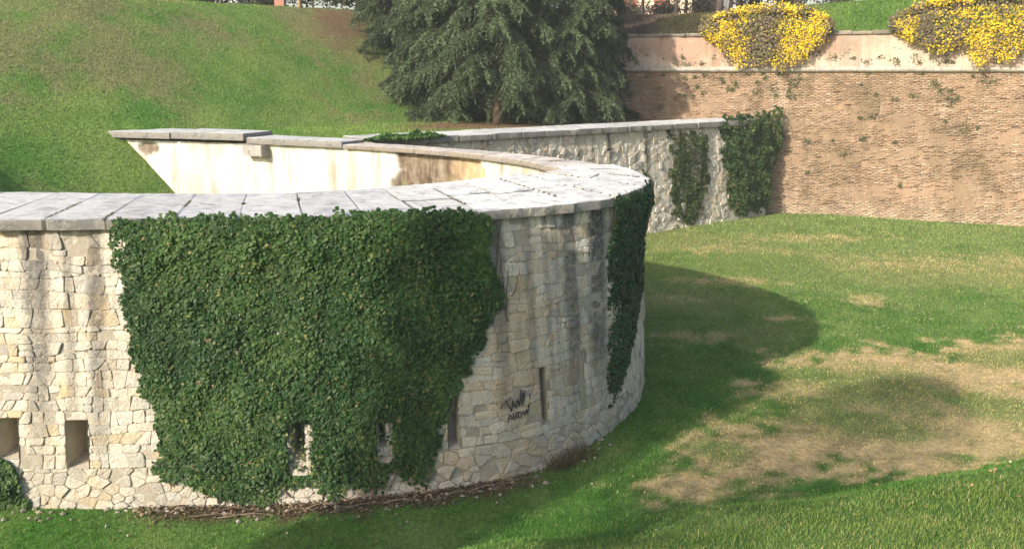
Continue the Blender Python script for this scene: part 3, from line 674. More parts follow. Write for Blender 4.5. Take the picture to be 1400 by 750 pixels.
def ivy(name, loc, label, fn, nfn, poly, n, size, seed, thick=.16, cols=None, sparse=None, holes=(), ragged=.16):
    r = np.random.default_rng(seed); rt = root(name, loc, label, 'ivy', None); P = np.array(poly)
    lo = P.min(0) - .2; hi = P.max(0) + .2; U = r.uniform(lo[0], hi[0], n * 3); V = r.uniform(lo[1], hi[1], n * 3)
    sd = sdist(U, V, poly) + ragged * 2 * (fbm(U * 3.5, V * 3.5, seed, 4) - .5)
    k = (sd > 0) & (r.random(len(U)) < np.clip(.35 + sd * 4, 0, 1))
    for a0, a1, b0, b1 in holes:
        k &= ~((U > a0 - .05) & (U < a1 + .10) & (V > b0 - .25) & (V < b1 + .02) & (r.random(len(U)) > .05))
    if sparse is not None: k &= r.random(len(U)) < sparse(U, V)
    U = U[k][:n]; V = V[k][:n]; sd = sd[k][:n]; m = len(U)
    cl = fbm(U * 2.6, V * 2.6, seed + 3, 3); bulge = thick * np.clip(sd * 3, .25, 1) * (.2 + 1.8 * np.clip(cl - .3, 0, .7))
    lay_ = r.random(m) ** .6; O = .03 + bulge * lay_
    C = fn(U, V, O); nn = nfn(U); Nn = np.concatenate([nn, np.full((m, 1), .45)], 1) + r.normal(0, .42, (m, 3))
    sz = size * r.uniform(.4, 1.45, m) * (.75 + .5 * (1 - cl))
    Vv, F = leaves(C, Nn, sz, r)
    cA, cB, cC = cols or ((.022, .060, .015), (.082, .148, .034), (.18, .19, .055))
    t = np.clip(.25 + 1.5 * (fbm(U * 1.3, V * 1.3, seed + 9, 3) - .45) + r.normal(0, .25, m), 0, 1)
    col = mix(np.array(cA), np.array(cB), t); y = (r.random(m) < .02 + .08 * sstep(.5, .75, fbm(U * 1.1, V * 1.1, seed + 5, 3))); col[y] = np.array(cC) * r.uniform(.6, 1.1, (y.sum(), 1))
    bn = r.random(m) < .004; col[bn] = np.array([.22, .13, .07])
    mk('foliage', Vv, F, 'ivy_leaf', rt, tint=np.repeat(col, 6, 0), kind='stuff')
    mb = MB()                                           # creeping stems rooted in the ground
    for q in range(max(5, int((hi[0] - lo[0]) * 2.2))):
        u = r.uniform(lo[0] + .2, hi[0] - .2); v = max(lo[1] + .1, .05); pts = []
        for _ in range(60):
            if sdist(np.array(u), np.array(v), poly) > -.12: pts.append((u, v))
            elif pts: break
            u += r.normal(0, .05); v += r.uniform(.04, .10)
        if len(pts) > 4:
            p = np.array(pts); mb.tube(fn(p[:, 0], p[:, 1], np.full(len(p), .03)), np.linspace(.016, .004, len(p)), 4, (.13, .10, .07))
    if mb.n: mb.out('stems', 'bark', rt, kind='stuff')
    return rt
def gnear(u, v=0.0): return tuple(wall(np.array([u]), np.array([v]))[0])
def over(u, v, o): return wall(u, v, o + .17 * sstep(3.2, 4.2, v) - .05 * sstep(4.36, 4.46, v))
ivy('ivy', gnear(14.2), 'broad sheet of dark green ivy covering the middle of the round bastion wall', over, nrm, IVY_MAIN, 54000, .057, 101, .13,
    holes=[OPEN[5], OPEN[6]], sparse=lambda U, V: np.clip(.6 + .4 * sstep(.15, .9, V), 0, 1) * (1 - .88 * sstep(.76, .84, fbm(U * 1.9, V * 1.5, 77, 4))))
ivy('ivy', gnear(20.3, .4), 'narrow strip of dark ivy hanging down the rounded right tip of the bastion', lambda u, v, o: over(u, v, o * .6 - .02), nrm, IVY_TIP, 11000, .058, 102, .16, cols=((.018, .055, .018), (.04, .10, .028), (.10, .14, .05)))
ivy('ivy', gnear(9.4), 'low clump of dark ivy at the foot of the bastion at the left edge', wall, nrm, IVY_LEFT, 3000, .068, 103, .30)
def fnr(u): return np.broadcast_to(FN, np.shape(u) + (2,))
def gfl(u): return tuple(fwall(np.array([u]), np.array([.25]))[0])
ivy('ivy', gfl(14.6), 'wispy hanging ivy on the rough flank wall, left of the thick ivy at its end', fwall, fnr, [(13.5, 4.1), (15.7, 4.0), (15.74, 2.23), (15.33, .75), (14.5, .25), (13.9, .3), (13.6, .93), (13.5, 2.4)], 3800, .09, 104, .12,
    cols=((.04, .06, .018), (.075, .115, .03), (.15, .12, .06)), sparse=lambda U, V: .25 + .75 * sstep(.40, .60, fbm(U * 5, V * .7, 5, 3)), ragged=.5)
ivy('ivy', gfl(18.2), 'thick bushy ivy over the right end of the flank wall against the brick wall', fwall, fnr, [(16.4, 4.3), (17, 4.65), (19.2, 4.75), (20.6, 4.85), (20.6, 3.6), (20.0, 2.2), (19.6, .9), (19.2, .5), (17.4, .42), (16.9, .8), (16.75, 2.15), (16.7, 3.6)], 9500, .10, 105, .42,
    cols=((.03, .062, .018), (.075, .125, .035), (.19, .20, .06)), ragged=.34)
ivy('ivy', tuple(np.array([-2.9, 26.6, 4.3])), 'low mat of green ivy lying on the coping between the two walls', lambda u, v, o: np.stack([-4.6 + .81 * u + .25 * v, 27.0 + .60 * u - v * .4, 4.36 + o * .9 + 0 * u], -1), lambda u: np.stack([0 * u, -.4 + 0 * u], -1),
    [(0, .1), (.6, .45), (2.6, .42), (3.0, .1), (2.6, -.25), (.6, -.2)], 2600, .10, 106, .30, cols=((.03, .08, .015), (.075, .15, .03), (.15, .2, .05)))

# dead vine stems on the stones beside the ivy, and roots and twigs along the wall foot
mb = MB(); r5 = np.random.default_rng(55)
for u, v0, v1, sl in ((17.3, 2.55, 3.45, .12), (17.22, 2.75, 4.1, -.04), (17.42, 2.95, 3.3, .5), (17.12, 3.2, 4.15, .05), (19.05, 3.4, 4.1, -.15)):
    v = np.linspace(v0, v1, 9); uu = u + sl * (v - v0) + np.cumsum(r5.normal(0, .018, 9)); mb.tube(wall(uu, v, np.full(9, .022)), np.linspace(.012, .005, 9), 5, (.10, .08, .06))
o = mb.out('dead_vine', 'bark'); o['label'] = 'bare dead vine stems clinging to the stones right of the broad ivy'; o['category'] = 'vine'
mb = MB()
for k in range(20):
    u = r5.uniform(12.4, 17.4) if k < 20 else r5.uniform(15.2, 16.8); ln = r5.uniform(.25, 1.0); off = r5.uniform(.06, .42); uu = np.linspace(u, u + ln, 6); oo = off + np.cumsum(r5.normal(0, .02, 6))
    p = wall(uu, np.zeros(6), oo); p[:, 2] = ground_h(p[:, 0], p[:, 1]) + .03 + .05 * np.sin(np.linspace(0, 3.1, 6)) * r5.uniform(.2, 1.6); mb.tube(p, np.linspace(.013, .004, 6), 4, np.array([.19, .145, .10]) * r5.uniform(.5, 1.3))
mb.out('fallen_twigs', 'bark', kind='stuff', label='fallen twigs and roots along the foot of the bastion', category='twigs')
# leaf litter and crumbs of stone on the dirt strip
n = 1500; u = r5.uniform(11.6, 17.5, n); off = np.abs(r5.normal(.03, .22, n)); p = wall(u, np.zeros(n), off); p[:, 2] = ground_h(p[:, 0], p[:, 1]) + .012 + r5.random(n) * .03
V, F = leaves(p, np.stack([r5.normal(0, .6, n), r5.normal(0, .6, n), np.ones(n)], 1), r5.uniform(.02, .06, n), r5, hang=r5.normal(0, 1, (n, 3)))
cc = np.array([[.12, .085, .055], [.19, .13, .075], [.07, .05, .035], [.26, .19, .12]])[r5.integers(0, 4, n)]
mk('leaf_litter', V, F, 'dry_leaf', tint=np.repeat(cc, 6, 0), kind='stuff', label='brown leaf litter along the foot of the bastion', category='leaves')
mb = MB()
for k in range(130):
    u = r5.uniform(9.8, 19.2); p = wall(np.array([u]), np.array([0.]), np.array([abs(r5.normal(.08, .22))]))[0]; s = r5.uniform(.015, .055); p[2] = ground_h(p[0], p[1]) + s * .3
    J = np.array([(1, 0, 0), (-1, 0, 0), (0, 1, 0), (0, -1, 0), (0, 0, .8), (0, 0, -.5)]) * s * r5.uniform(.6, 1.3, (6, 1)); mb.add(p + J, [(0, 2, 4), (2, 1, 4), (1, 3, 4), (3, 0, 4), (2, 0, 5), (1, 2, 5), (3, 1, 5), (0, 3, 5)], np.array([.36, .31, .25]) * r5.uniform(.5, 1.15))
mb.out('stone_crumbs', 'bark', kind='stuff', label='loose stone crumbs scattered at the wall foot', category='stones')

# ------------------------------------------------------------------ grass
def blades(x, y, h, hgt, wid, col, r, lean=.5):
    n = len(x); a = r.uniform(0, 6.283, n); b = r.uniform(0, 6.283, n); l = lean * hgt * r.random(n)
    B = np.stack([x, y, h - .01], 1); s = np.stack([np.cos(a) * wid, np.sin(a) * wid, 0 * a], 1); m = np.stack([np.cos(b) * l * .35, np.sin(b) * l * .35, hgt * .6], 1); t = np.stack([np.cos(b) * l, np.sin(b) * l, hgt], 1)
    V = np.stack([B - s, B + s, B + m + s * .7, B + m - s * .7, B + t], 1)
    i = np.arange(n)[:, None] * 5; F = np.vstack([i + np.array([0, 1, 2]), i + np.array([0, 2, 3]), i + np.array([3, 2, 4])])
    return V.reshape(-1, 3), F, np.repeat(col, 5, 0)
r6 = np.random.default_rng(66); N0 = 1100000
x = r6.uniform(-13, 26, N0); y = 5 + 37 * r6.random(N0) ** 1.5
dens = np.clip((15.0 / np.maximum(y, 6)) ** .8, 0, 1); s_b = (x - BANK0[0]) * BANKM[0] + (y - BANK0[1]) * BANKM[1]
k = (r6.random(N0) < dens) & (np.abs(x) < y * .72 + 1.2) & (s_b < 3.2)
ring = [tuple(q) for q in np.vstack([wall(np.linspace(KU[1], KU[12], 80), np.zeros(80), np.full(80, -.02))[:, :2], OC[12 * 24::12], [(-30, 32), (-30, 14)]])]
k &= ~inpoly(x, y, ring)
k &= ((x - FA[0]) * -FN[0] + (y - FA[1]) * -FN[1] < -.36) | (x < -1)
k &= ((x - BA[0]) * -BN[0] + (y - BA[1]) * -BN[1] < -.72)
x = x[k]; y = y[k]; s_b = s_b[k]; c, dry, dirt = floor_col(x, y)
kk = r6.random(len(x)) > dirt * .82; x, y, s_b, c, dry = x[kk], y[kk], s_b[kk], c[kk], dry[kk]
bank = sstep(-.6, .3, s_b); nz = fbm(x * 1.5, y * 1.5, 7, 3)
hgt = (.020 + .030 * nz + .0011 * y) * (1 - .45 * dry) * (1 + .25 * bank * (.5 + nz)) * r6.uniform(.6, 1.35, len(x)); wid = (.0018 + .00036 * y) * r6.uniform(.7, 1.3, len(x))
dead = (r6.random(len(x)) < dry * .85) ; green = r6.random(len(x)) < .12 + .25 * (nz > .55); c = np.where((dead & ~green)[:, None], DRYC, np.where((green & (dry > .3))[:, None], GREEN_B * .8, c)); c = c * r6.uniform(.65, 1.4, (len(x), 1)); c = mix(c, np.array([.20, .24, .06]) * r6.uniform(.6, 1.2, (len(x), 1)), bank * .55)
st = r6.random(len(x)) < .03 + .04 * bank; c[st] = np.array([.42, .34, .17]) * r6.uniform(.6, 1.1, (st.sum(), 1))
V, F, T = blades(x, y, ground_h(x, y), hgt, wid, c * 1.15, r6, .9)
mk('grass', V, F, 'grass_blade', tint=T, kind='stuff', label='short green and dry grass on the ditch floor', category='grass'); print('floor blades', len(x))
N1 = 420000; x = r6.uniform(-26, 0, N1); y = r6.uniform(16, 52, N1); k = inpoly(x, y, EMBP) & (x > -y * .62 - 1) & (emb_h(x, y) > 1.95) & (r6.random(N1) < (24 / np.maximum(y, 20)) ** .8)
x, y = x[k], y[k]; c, br, _ = emb_col(x, y); kk = r6.random(len(x)) > br * .8; x, y, c = x[kk], y[kk], c[kk]
V, F, T = blades(x, y, emb_h(x, y), r6.uniform(.03, .09, len(x)), r6.uniform(.009, .018, len(x)), c * 1.15 * r6.uniform(.6, 1.45, (len(x), 1)), r6, .9)
mk('embankment_grass', V, F, 'grass_blade', tint=T, kind='stuff', label='short grass on the steep embankment at upper left', category='grass'); print('emb blades', len(x))
N2 = 70000; u = r6.uniform(6, 34, N2); d = r6.uniform(.5, 11, N2); P = BA + BT * u[:, None] - BN * d[:, None]; c, br, _ = far_col(P[:, 0], P[:, 1])
V, F, T = blades(P[:, 0], P[:, 1], far_h(P[:, 0], P[:, 1]), r6.uniform(.05, .16, N2), r6.uniform(.012, .026, N2), c * 1.1 * r6.uniform(.6, 1.4, (N2, 1)), r6, .9)
mk('upper_lawn_grass', V, F, 'grass_blade', tint=T, kind='stuff', label='grass on the lawn above the brick wall', category='grass')
# dry weeds at the wall foot and tufts on the walls
def weeds(name, label, P0, n, hgt, col, r, spread):
    n_ = n; q = np.asarray(P0)[r.integers(0, len(P0), n_)] + r.normal(0, 1, (n_, 3)) * np.array(spread); c = np.array(col) * r.uniform(.5, 1.4, (n_, 1))
    V, F, T = blades(q[:, 0], q[:, 1], q[:, 2], hgt * r.uniform(.4, 1.2, n_), np.full(n_, .006), c, r, 1.3)
    return mk(name, V, F, 'grass_blade', tint=T, kind='stuff', label=label, category='weeds')
p = wall(np.linspace(17.9, 18.6, 9), np.zeros(9), np.full(9, .12)); p[:, 2] = ground_h(p[:, 0], p[:, 1])
weeds('dry_weeds', 'brown dry weeds at the wall foot right of the graffiti', p, 500, .24, (.17, .135, .085), r6, (.10, .10, .0))

jp = []
for e0 in edges[2:]:
    if e0 < KU[12] and r6.random() < .75:
        a, b = sorted(r6.uniform(0, 1, 2)); po = ocurve(np.array([e0]))[0]; pi = icurve(np.array([e0]))[0]
        jp += [np.append(po + (pi - po) * q, 4.365) for q in np.linspace(a, b, 12)]
weeds('joint_moss', 'moss and dry weeds in the joints of the grey coping', jp, 2600, .035, (.13, .12, .055), r6, (.012, .02, .0))
n = 520; x = r6.uniform(-6, 14, n); y = r6.uniform(9.5, 30, n); k = ~inpoly(x, y, ring); x, y = x[k], y[k]; n = len(x)
V, F = leaves(np.stack([x, y, ground_h(x, y) + .05], 1), np.stack([r6.normal(0, .5, n), r6.normal(0, .5, n), np.ones(n)], 1), r6.uniform(.02, .06, n), r6, hang=r6.normal(0, 1, (n, 3)))
mk('fallen_leaves', V, F, 'dry_leaf', tint=np.repeat(np.array([[.30, .20, .10], [.20, .13, .07], [.40, .34, .24]])[r6.integers(0, 3, n)], 6, 0), kind='stuff', label='scattered fallen leaves on the lawn', category='leaves')

# ------------------------------------------------------------------ cedars
def needle_tris(B, D, w, r):
    n = len(B); s = np.cross(D, r.normal(0, 1, (n, 3))); s /= np.linalg.norm(s, axis=1)[:, None] + 1e-9
    return np.stack([B - s * w, B + s * w, B + D], 1).reshape(-1, 3), np.arange(n * 3).reshape(-1, 3)
def cedar(name, label, x, y, z, h, spread, nb, seed, tone=1.0, first=.10):
    r = np.random.default_rng(seed); rt = root(name, (x, y, z), label, 'tree', 'cedars behind the flank wall')
    zz = np.linspace(-.4, h, 14); lean = r.normal(0, .012, 2); tr = np.stack([x + lean[0] * zz + .05 * np.sin(zz), y + lean[1] * zz, z + zz], 1)
    mb = MB(); mb.tube(tr, .20 * (1 - zz / h * .95) * (h / 13) + .015, 8, (.17, .12, .085)); mb.out('trunk', 'bark', rt, smooth=True)
    limbs = MB(); NB = []; ND = []; NC = []
    for k in range(nb):
        f = first + (1 - first) * (k + r.random()) / nb; hz = f * h; L_ = spread * (1 - f) ** .75 * r.uniform(.65, 1.1) + .3; az = k * 2.39996 + r.normal(0, .3)
        d = np.array([math.cos(az), math.sin(az)]); t = np.linspace(0, 1, 9)
        up = r.uniform(-.02, .25); droop = r.uniform(.4, .95) * L_ * .55
        p = np.stack([x + lean[0] * hz + d[0] * L_ * t, y + d[1] * L_ * t, z + hz + up * L_ * t - droop * t ** 2.2], 1); p[:, :2] += (np.array([-d[1], d[0]]) * r.normal(0, .25))[None] * (t ** 2)[:, None]
        limbs.tube(p, np.linspace(.03 + .012 * L_, .006, 9), 4, (.13, .10, .08))
        tone_b = tone * r.uniform(.7, 1.3)
        m = int(24 + 20 * L_)
        for q in range(m):                              # side twigs, drooping, carrying the needles
            s = .12 + .88 * r.random() ** .75; b = np.array([np.interp(s, t, p[:, i]) for i in range(3)]); side = 1 if q % 2 else -1
            tl = (.22 + .55 * r.random()) * (1.1 - .55 * s) * min(1.4, .5 + L_ * .3); fw = np.array([d[0], d[1], 0]) * r.uniform(.15, .8) + np.array([-d[1], d[0], 0]) * side * r.uniform(.4, 1.0); fw /= np.linalg.norm(fw)
            nn = 17; st = np.linspace(.05, 1, nn); tw = b + fw * tl * st[:, None] + np.array([0, 0, -1]) * (tl * r.uniform(.5, 1.6) * st ** 1.6)[:, None]
            dr = np.gradient(tw, axis=0); dr /= np.linalg.norm(dr, axis=1)[:, None]
            for rep_ in range(2):
                D = dr * r.uniform(.5, 1.0, (nn, 1)) + r.normal(0, .55, (nn, 3)); D[:, 2] += .10; D /= np.linalg.norm(D, axis=1)[:, None]
                NB.append(tw); ND.append(D * r.uniform(.09, .19, (nn, 1)))
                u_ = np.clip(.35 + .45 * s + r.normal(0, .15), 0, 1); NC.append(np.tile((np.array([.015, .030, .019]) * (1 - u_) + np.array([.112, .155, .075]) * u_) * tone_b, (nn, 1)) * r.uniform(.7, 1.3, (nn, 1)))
    limbs.out('limbs', 'bark', rt)
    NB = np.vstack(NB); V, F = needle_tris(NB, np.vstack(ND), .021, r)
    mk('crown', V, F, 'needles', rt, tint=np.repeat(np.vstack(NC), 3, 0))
    return len(F)
TREES = [(-.6, 37.2, 4.2, 13.0, 3.3, 150, 'cedar with a bare lower trunk, in the middle of the cedar clump', 1.1, .13),
         (-2.9, 39.8, 4.3, 13.5, 2.9, 160, 'cedar left of the middle one, its low boughs reaching over the grass slope', .95, .03),
         (2.2, 38.4, 4.2, 12.0, 2.7, 150, 'cedar right of the middle one, close to the brick wall', 1.05, .04),
         (-5.0, 44.0, 5.6, 12.0, 3.0, 140, 'leftmost cedar, standing high on the embankment edge', .85, .03),
         (3.6, 42.3, 4.3, 11.0, 2.2, 120, 'rightmost cedar, darkening the left end of the brick wall', .6, .03),
         (-1.4, 43.0, 4.4, 14.0, 4.2, 150, 'dark cedar at the back of the clump, half hidden', .6, .04)]
for i, (x, y, z, h, sp, nb, lab, tone, first) in enumerate(TREES): print('cedar tris', cedar('cedar_tree', lab, x, y, z, h, sp, nb, 300 + i, tone, first))

# ------------------------------------------------------------------ yellow flowering shrubs hanging over the parapet
def jasmine(label, u0, u1, seed, n, top, gaps):
    r = np.random.default_rng(seed); um = (u0 + u1) / 2; q = BA + BT * um; rt = root('flowering_shrub', (q[0], q[1], 8.05), label, 'shrub', 'yellow shrubs on the parapet')
    a = r.uniform(u0, u1, n); s = r.random(n)           # s: 0 at the back top .. 1 at the hanging end
    e = np.clip(1 - np.abs((a - um) / ((u1 - u0) / 2)) ** 3.0, 0, 1); lim = .15 + .85 * fbm(a * 1.3, a * 0, seed, 3) * 1.1 + .35 * (vn(a * 6, a * 0, seed + 1) - .5) ; L2 = e * (.7 + .3 * lim)
    d = np.where(s < .5, 1.5 * (1 - s / .5) * L2, -.18 - .28 * L2 * np.sin((s - .5) * 2 * 1.57)); z = np.where(s < .5, 8.15 + top * L2 * np.sin((s * 2) * 1.7 + .5) , 8.15 + top * L2 * .55 - (s - .5) * 2 * (2.3 * L2 * (.55 + .6 * lim)) - .0)
    th = .28 * r.random(n); P = BA + BT * (a + r.normal(0, .06, n))[:, None] - BN * (d - th)[:, None]; z = z + th * .8 + r.normal(0, .05, n) + np.abs(r.normal(0, .10, n)) * (s < .5)
    C = np.concatenate([P, z[:, None]], 1)
    gp = np.zeros(n)
    for g0, gw, s0, s1 in gaps: gp = np.maximum(gp, sstep(gw, gw * .3, np.abs(a - g0) + .3 * (fbm(a * 3, s * 5, seed, 3) - .5)) * sstep(s0 - .1, s0 + .08, s) * sstep(s1 + .1, s1 - .08, s))
    dens = sstep(.30, .62, fbm(a * 1.6, z * 1.8, seed + 2, 4)); fl = r.random(n) < (.27 + .63 * dens) * (1 - .92 * gp) * np.clip(L2 * 3, 0, 1)
    Nn = np.stack([BN[0] + r.normal(0, .6, n), BN[1] + r.normal(0, .6, n), .6 + r.normal(0, .5, n)], 1)
    sh = np.array([(0, -.5, 0), (-.5, 0, .06), (0, .5, 0), (.5, 0, .06)]); fc = np.array([(0, 3, 2, 1)])
    V, F = leaves(C[fl], Nn[fl], r.uniform(.05, .10, fl.sum()), r, sh, fc, r.normal(0, 1, (fl.sum(), 3)))
    mk('flowers', V, F, 'petal', rt, tint=np.repeat(np.array([.80, .62, .05]) * r.uniform(.6, 1.12, (fl.sum(), 1)) * np.array([1, .96, .8]), 4, 0), kind='stuff')
    V, F = leaves(C[~fl], Nn[~fl], r.uniform(.05, .11, (~fl).sum()), r)
    tw = np.where(r.random((~fl).sum())[:, None] < .6, np.array([[.17, .12, .085]]), np.array([[.14, .145, .05]]))
    mk('foliage', V, F, 'needles', rt, tint=np.repeat(tw * r.uniform(.5, 1.3, (len(tw), 1)), 6, 0), kind='stuff')
    mb = MB()
    for k in range(160):
        aa = r.uniform(u0 + .3, u1 - .3); ee = max(.1, 1 - abs((aa - um) / ((u1 - u0) / 2)) ** 3); t = np.linspace(0, 1, 8)
        dd_ = .9 * ee * (1 - t * 1.6); zz = 8.1 + top * ee * np.sin(t * 2.2 + .3) - 1.6 * ee * t ** 2.5 * r.uniform(.5, 1.1)
        dd_ = np.where(zz < 8.2, np.minimum(dd_, -.16), dd_); pp = BA + BT * (aa + np.cumsum(r.normal(0, .04, 8)))[:, None] - BN * dd_[:, None]; mb.tube(np.concatenate([pp, zz[:, None]], 1), np.linspace(.014, .005, 8), 3, (.19, .14, .10))
    mb.out('stems', 'bark', rt, kind='stuff')
jasmine('smaller yellow flowering shrub hanging over the parapet, left of the other', 12.5, 18.1, 401, 15000, .85, [(15.3, 1.0, .45, 1.0)])
jasmine('larger yellow flowering shrub at the right edge, spilling over the parapet', 20.4, 28.5, 402, 24000, 1.35, [(21.7, .5, .55, 1.0), (23.6, 1.9, .12, .34), (26, .8, .2, .4)])
# small plants rooted in the brick wall
r7 = np.random.default_rng(77); pts = []
for k in range(150):
    u = r7.uniform(8.5, 26); v = r7.choice([r7.uniform(6.7, 7.8), r7.uniform(5.2, 6.4), r7.uniform(1.5, 5)], p=[.5, .35, .15]); pts.append((u, v, r7.uniform(.03, .15)))
C = []; S = []
for u, v, s in pts:
    m = int(20 + 180 * s); a = bwall(u + r7.normal(0, s, m), v + r7.normal(0, s * .7, m), np.abs(r7.normal(.05, .04, m))) ; C.append(a); S.append(np.full(m, .05))
C = np.vstack(C); V, F = leaves(C, np.tile(np.array([BN[0], BN[1], .3]), (len(C), 1)) + r7.normal(0, .5, (len(C), 3)), r7.uniform(.03, .07, len(C)), r7)
mk('wall_plants', V, F, 'ivy_leaf', tint=np.repeat(np.array([.10, .11, .045]) * r7.uniform(.5, 1.4, (len(C), 1)), 6, 0), kind='stuff', label='tiny plants rooted in the joints of the brick wall', category='weeds')

# ------------------------------------------------------------------ beyond the crest
def broad_tree(name, label, x, y, z, h, rad, seed, col, trunk_h, tr_r, n=2600, lsize=.16, trunk_col=(.22, .17, .12), bare=0.0, group=None, squash=1.0):
    r = np.random.default_rng(seed); rt = root(name, (x, y, z), label, 'shrub' if trunk_h < .6 else 'tree', group); mb = MB()
    mb.tube([(x, y, z - .3), (x + .05, y, z + trunk_h * .5), (x, y + .05, z + trunk_h), (x + .08, y, z + h * .75)], [tr_r * 1.25, tr_r, tr_r * .8, tr_r * .25], 8, trunk_col); mb.out('trunk', 'bark', rt, smooth=True)
    lm = MB(); tips = []
    for k in range(14 + int(40 * bare)):
        az = r.uniform(0, 6.28); el = r.uniform(.2, 1.3); s = r.uniform(.45, 1.0); t = np.linspace(0, 1, 6); b = z + trunk_h * r.uniform(.7, 1.05) + (h - trunk_h) * .3 * r.random()
        p = np.stack([x + np.cos(az) * np.cos(el) * rad * s * t, y + np.sin(az) * np.cos(el) * rad * s * t, b + (np.sin(el) * (z + h - b) * s) * t ** .9], 1); p[1:] += r.normal(0, .05 * rad, (5, 3)); lm.tube(p, np.linspace(tr_r * .4, tr_r * .06 + .004, 6), 4, trunk_col); tips += [p[3], p[4], p[5]]
    lm.out('limbs', 'bark', rt)
    tips = np.array(tips); q = tips[r.integers(0, len(tips), n)] + r.normal(0, 1, (n, 3)) * rad * .17
    V, F = leaves(q, r.normal(0, 1, (n, 3)) + np.array([0, 0, .6]), lsize * r.uniform(.5, 1.2, n), r)
    t = np.clip((q[:, 2] - z) / h, 0, 1); mk('crown', V, F, 'needles', rt, tint=np.repeat(np.array(col) * r.uniform(.5, 1.5, (n, 1)), 6, 0))
def emh(x, y): return float(emb_h(np.array([x]), np.array([y]))[0])
def fah(x, y): return float(far_h(np.array([x]), np.array([y]))[0])
r8 = np.random.default_rng(88)
broad_tree('lone_tree', 'tree with a pale straight trunk on the crest of the embankment', -10.35, 44.6, emh(-10.35, 44.6), 7.5, 2.4, 501, (.06, .08, .03), 3.2, .10, 2200, trunk_col=(.50, .36, .22))
SH = [(-16.8, 50.5, 2.2), (-14.6, 52, 2.6), (-12.8, 50, 2.0), (-11.2, 51.5, 2.8), (-9.2, 49.5, 2.2), (-8.0, 47.0, 2.4), (-18.8, 54, 2.4)]
SL = ['leftmost dark shrub behind the crest, beside the white building', 'dark shrub on the crest between the leftmost shrub and the red post box', 'low shrub on the crest just left of the pale trunk', 'dark shrub right behind the pale trunk', 'dark shrub right of the pale trunk on the crest', 'shrub where the crest meets the leftmost cedar', 'shrub half hidden behind the white building at the crest']
for i, (x, y, h) in enumerate(SH): broad_tree('shrub', SL[i], x, y, emh(x, y), h, 1.7, 510 + i, (.055, .062, .035), .3, .05, 2400, .15, group='shrubs behind the crest')
# a low white building beyond the crest, far left
def house(name, label, c, rz, w, d, h, wallc, roofc, wins, zoff):
    rt = root(name, (c[0], c[1], zoff), label, 'building'); ca, sa = math.cos(rz), math.sin(rz)
    def tr(P): P = np.asarray(P, float); return np.stack([c[0] + P[:, 0] * ca - P[:, 1] * sa, c[1] + P[:, 0] * sa + P[:, 1] * ca, zoff + P[:, 2]], 1)
    BF_ = [(0, 2, 3, 1), (4, 5, 7, 6), (0, 1, 5, 4), (2, 6, 7, 3), (0, 4, 6, 2), (1, 3, 7, 5)]
    def bx(nm, x0, x1, y0, y1, z0, z1, col, par=rt): return mk(nm, tr([(x, y, z) for z in (z0, z1) for y in (y0, y1) for x in (x0, x1)]), BF_, 'painted', par, tint=np.array(col))
    bx('walls', -w / 2, w / 2, 0, d, -.3, h, wallc)
    rv = tr([(-w / 2 - .4, -.4, h), (w / 2 + .4, -.4, h), (w / 2 + .4, d + .4, h), (-w / 2 - .4, d + .4, h), (-w / 2, d / 2, h + 1.6), (w / 2, d / 2, h + 1.6)]); mk('roof', rv, [(0, 1, 5, 4), (2, 3, 4, 5), (1, 2, 5), (3, 0, 4), (0, 3, 2, 1)], 'painted', rt, tint=np.array(roofc))
    for (x0, x1, z0, z1, col) in wins:
        fr = bx('window', x0, x1, -.06, .02, z0, z1, (.55, .5, .45)); bx('pane', x0 + .08, x1 - .08, -.08, -.055, z0 + .08, z1 - .08, col, fr)
dk = (.05, .06, .07); shut = (.26, .09, .06)
house('white_building', 'low white building just beyond the crest at upper left', (-23.2, 57), -.15, 13, 6, 4.2, (.78, .77, .74), (.35, .17, .11), [(-4.5, -3.3, 1, 2.4, dk), (-1, .2, 1, 2.4, dk), (3, 4.2, 1, 2.4, dk)], 9.3)
house('shuttered_house', 'cream house with red-brown shutters behind the trees at top centre', (8.2, 61), -.35, 7.5, 7, 6.0, (.62, .50, .36), (.35, .15, .09), [(-2.6, -1.5, .5, 2.3, shut), (-.9, .2, .5, 2.3, shut), (1.2, 2.3, .5, 2.3, shut), (-2.6, -1.5, 3.2, 4.8, shut), (1.2, 2.3, 3.2, 4.8, shut)], 9.5)
house('white_villa', 'white building above the lawn at top right of centre', (15.8, 63), -.35, 5.0, 7, 5.2, (.80, .78, .76), (.40, .36, .33), [(-.6, .6, 1.8, 3.4, dk)], 9.7)
mb = MB(); q = (-12.2, 48.2); zc = emh(*q); mb.box((q[0], q[1], zc + .55), (.5, .4, 1.1), (.36, .17, .13)); mb.box((q[0], q[1], zc + 1.14), (.58, .48, .09), (.27, .12, .10)); mb.box((q[0] + .02, q[1] - .21, zc + .8), (.3, .03, .05), (.05, .04, .04))
o = mb.out('red_box', 'painted'); o['label'] = 'small red box standing on the crest left of the pale trunk'; o['category'] = 'box'
BT_ = [(6.1, 51.5, .12), (7.6, 53.5, .09), (9.3, 52.0, .10), (11.9, 52.6, .20), (13.1, 55.0, .12), (10.6, 56, .10), (5.2, 54, .12)]
BLAB = ['slim bare tree above the left end of the brick wall, nearest the cedars', 'thin bare tree in front of the shuttered house', 'bare tree right of the shuttered house front', 'bare tree with the thickest dark trunk above the lawn', 'bare tree beside the white villa', 'thin bare tree behind the others above the lawn', 'bare tree half hidden by the rightmost cedar']
for i, (x, y, tr_) in enumerate(BT_): broad_tree('bare_tree', BLAB[i], x, y, fah(x, y), 6.5, 2.4, 540 + i, (.10, .075, .055), 2.0, tr_, 500, .10, (.09, .07, .06), .8, 'bare trees above the brick wall')
hx = [(BA + BT * u - BN * 13.5) for u in np.arange(3, 34, 2.6)]
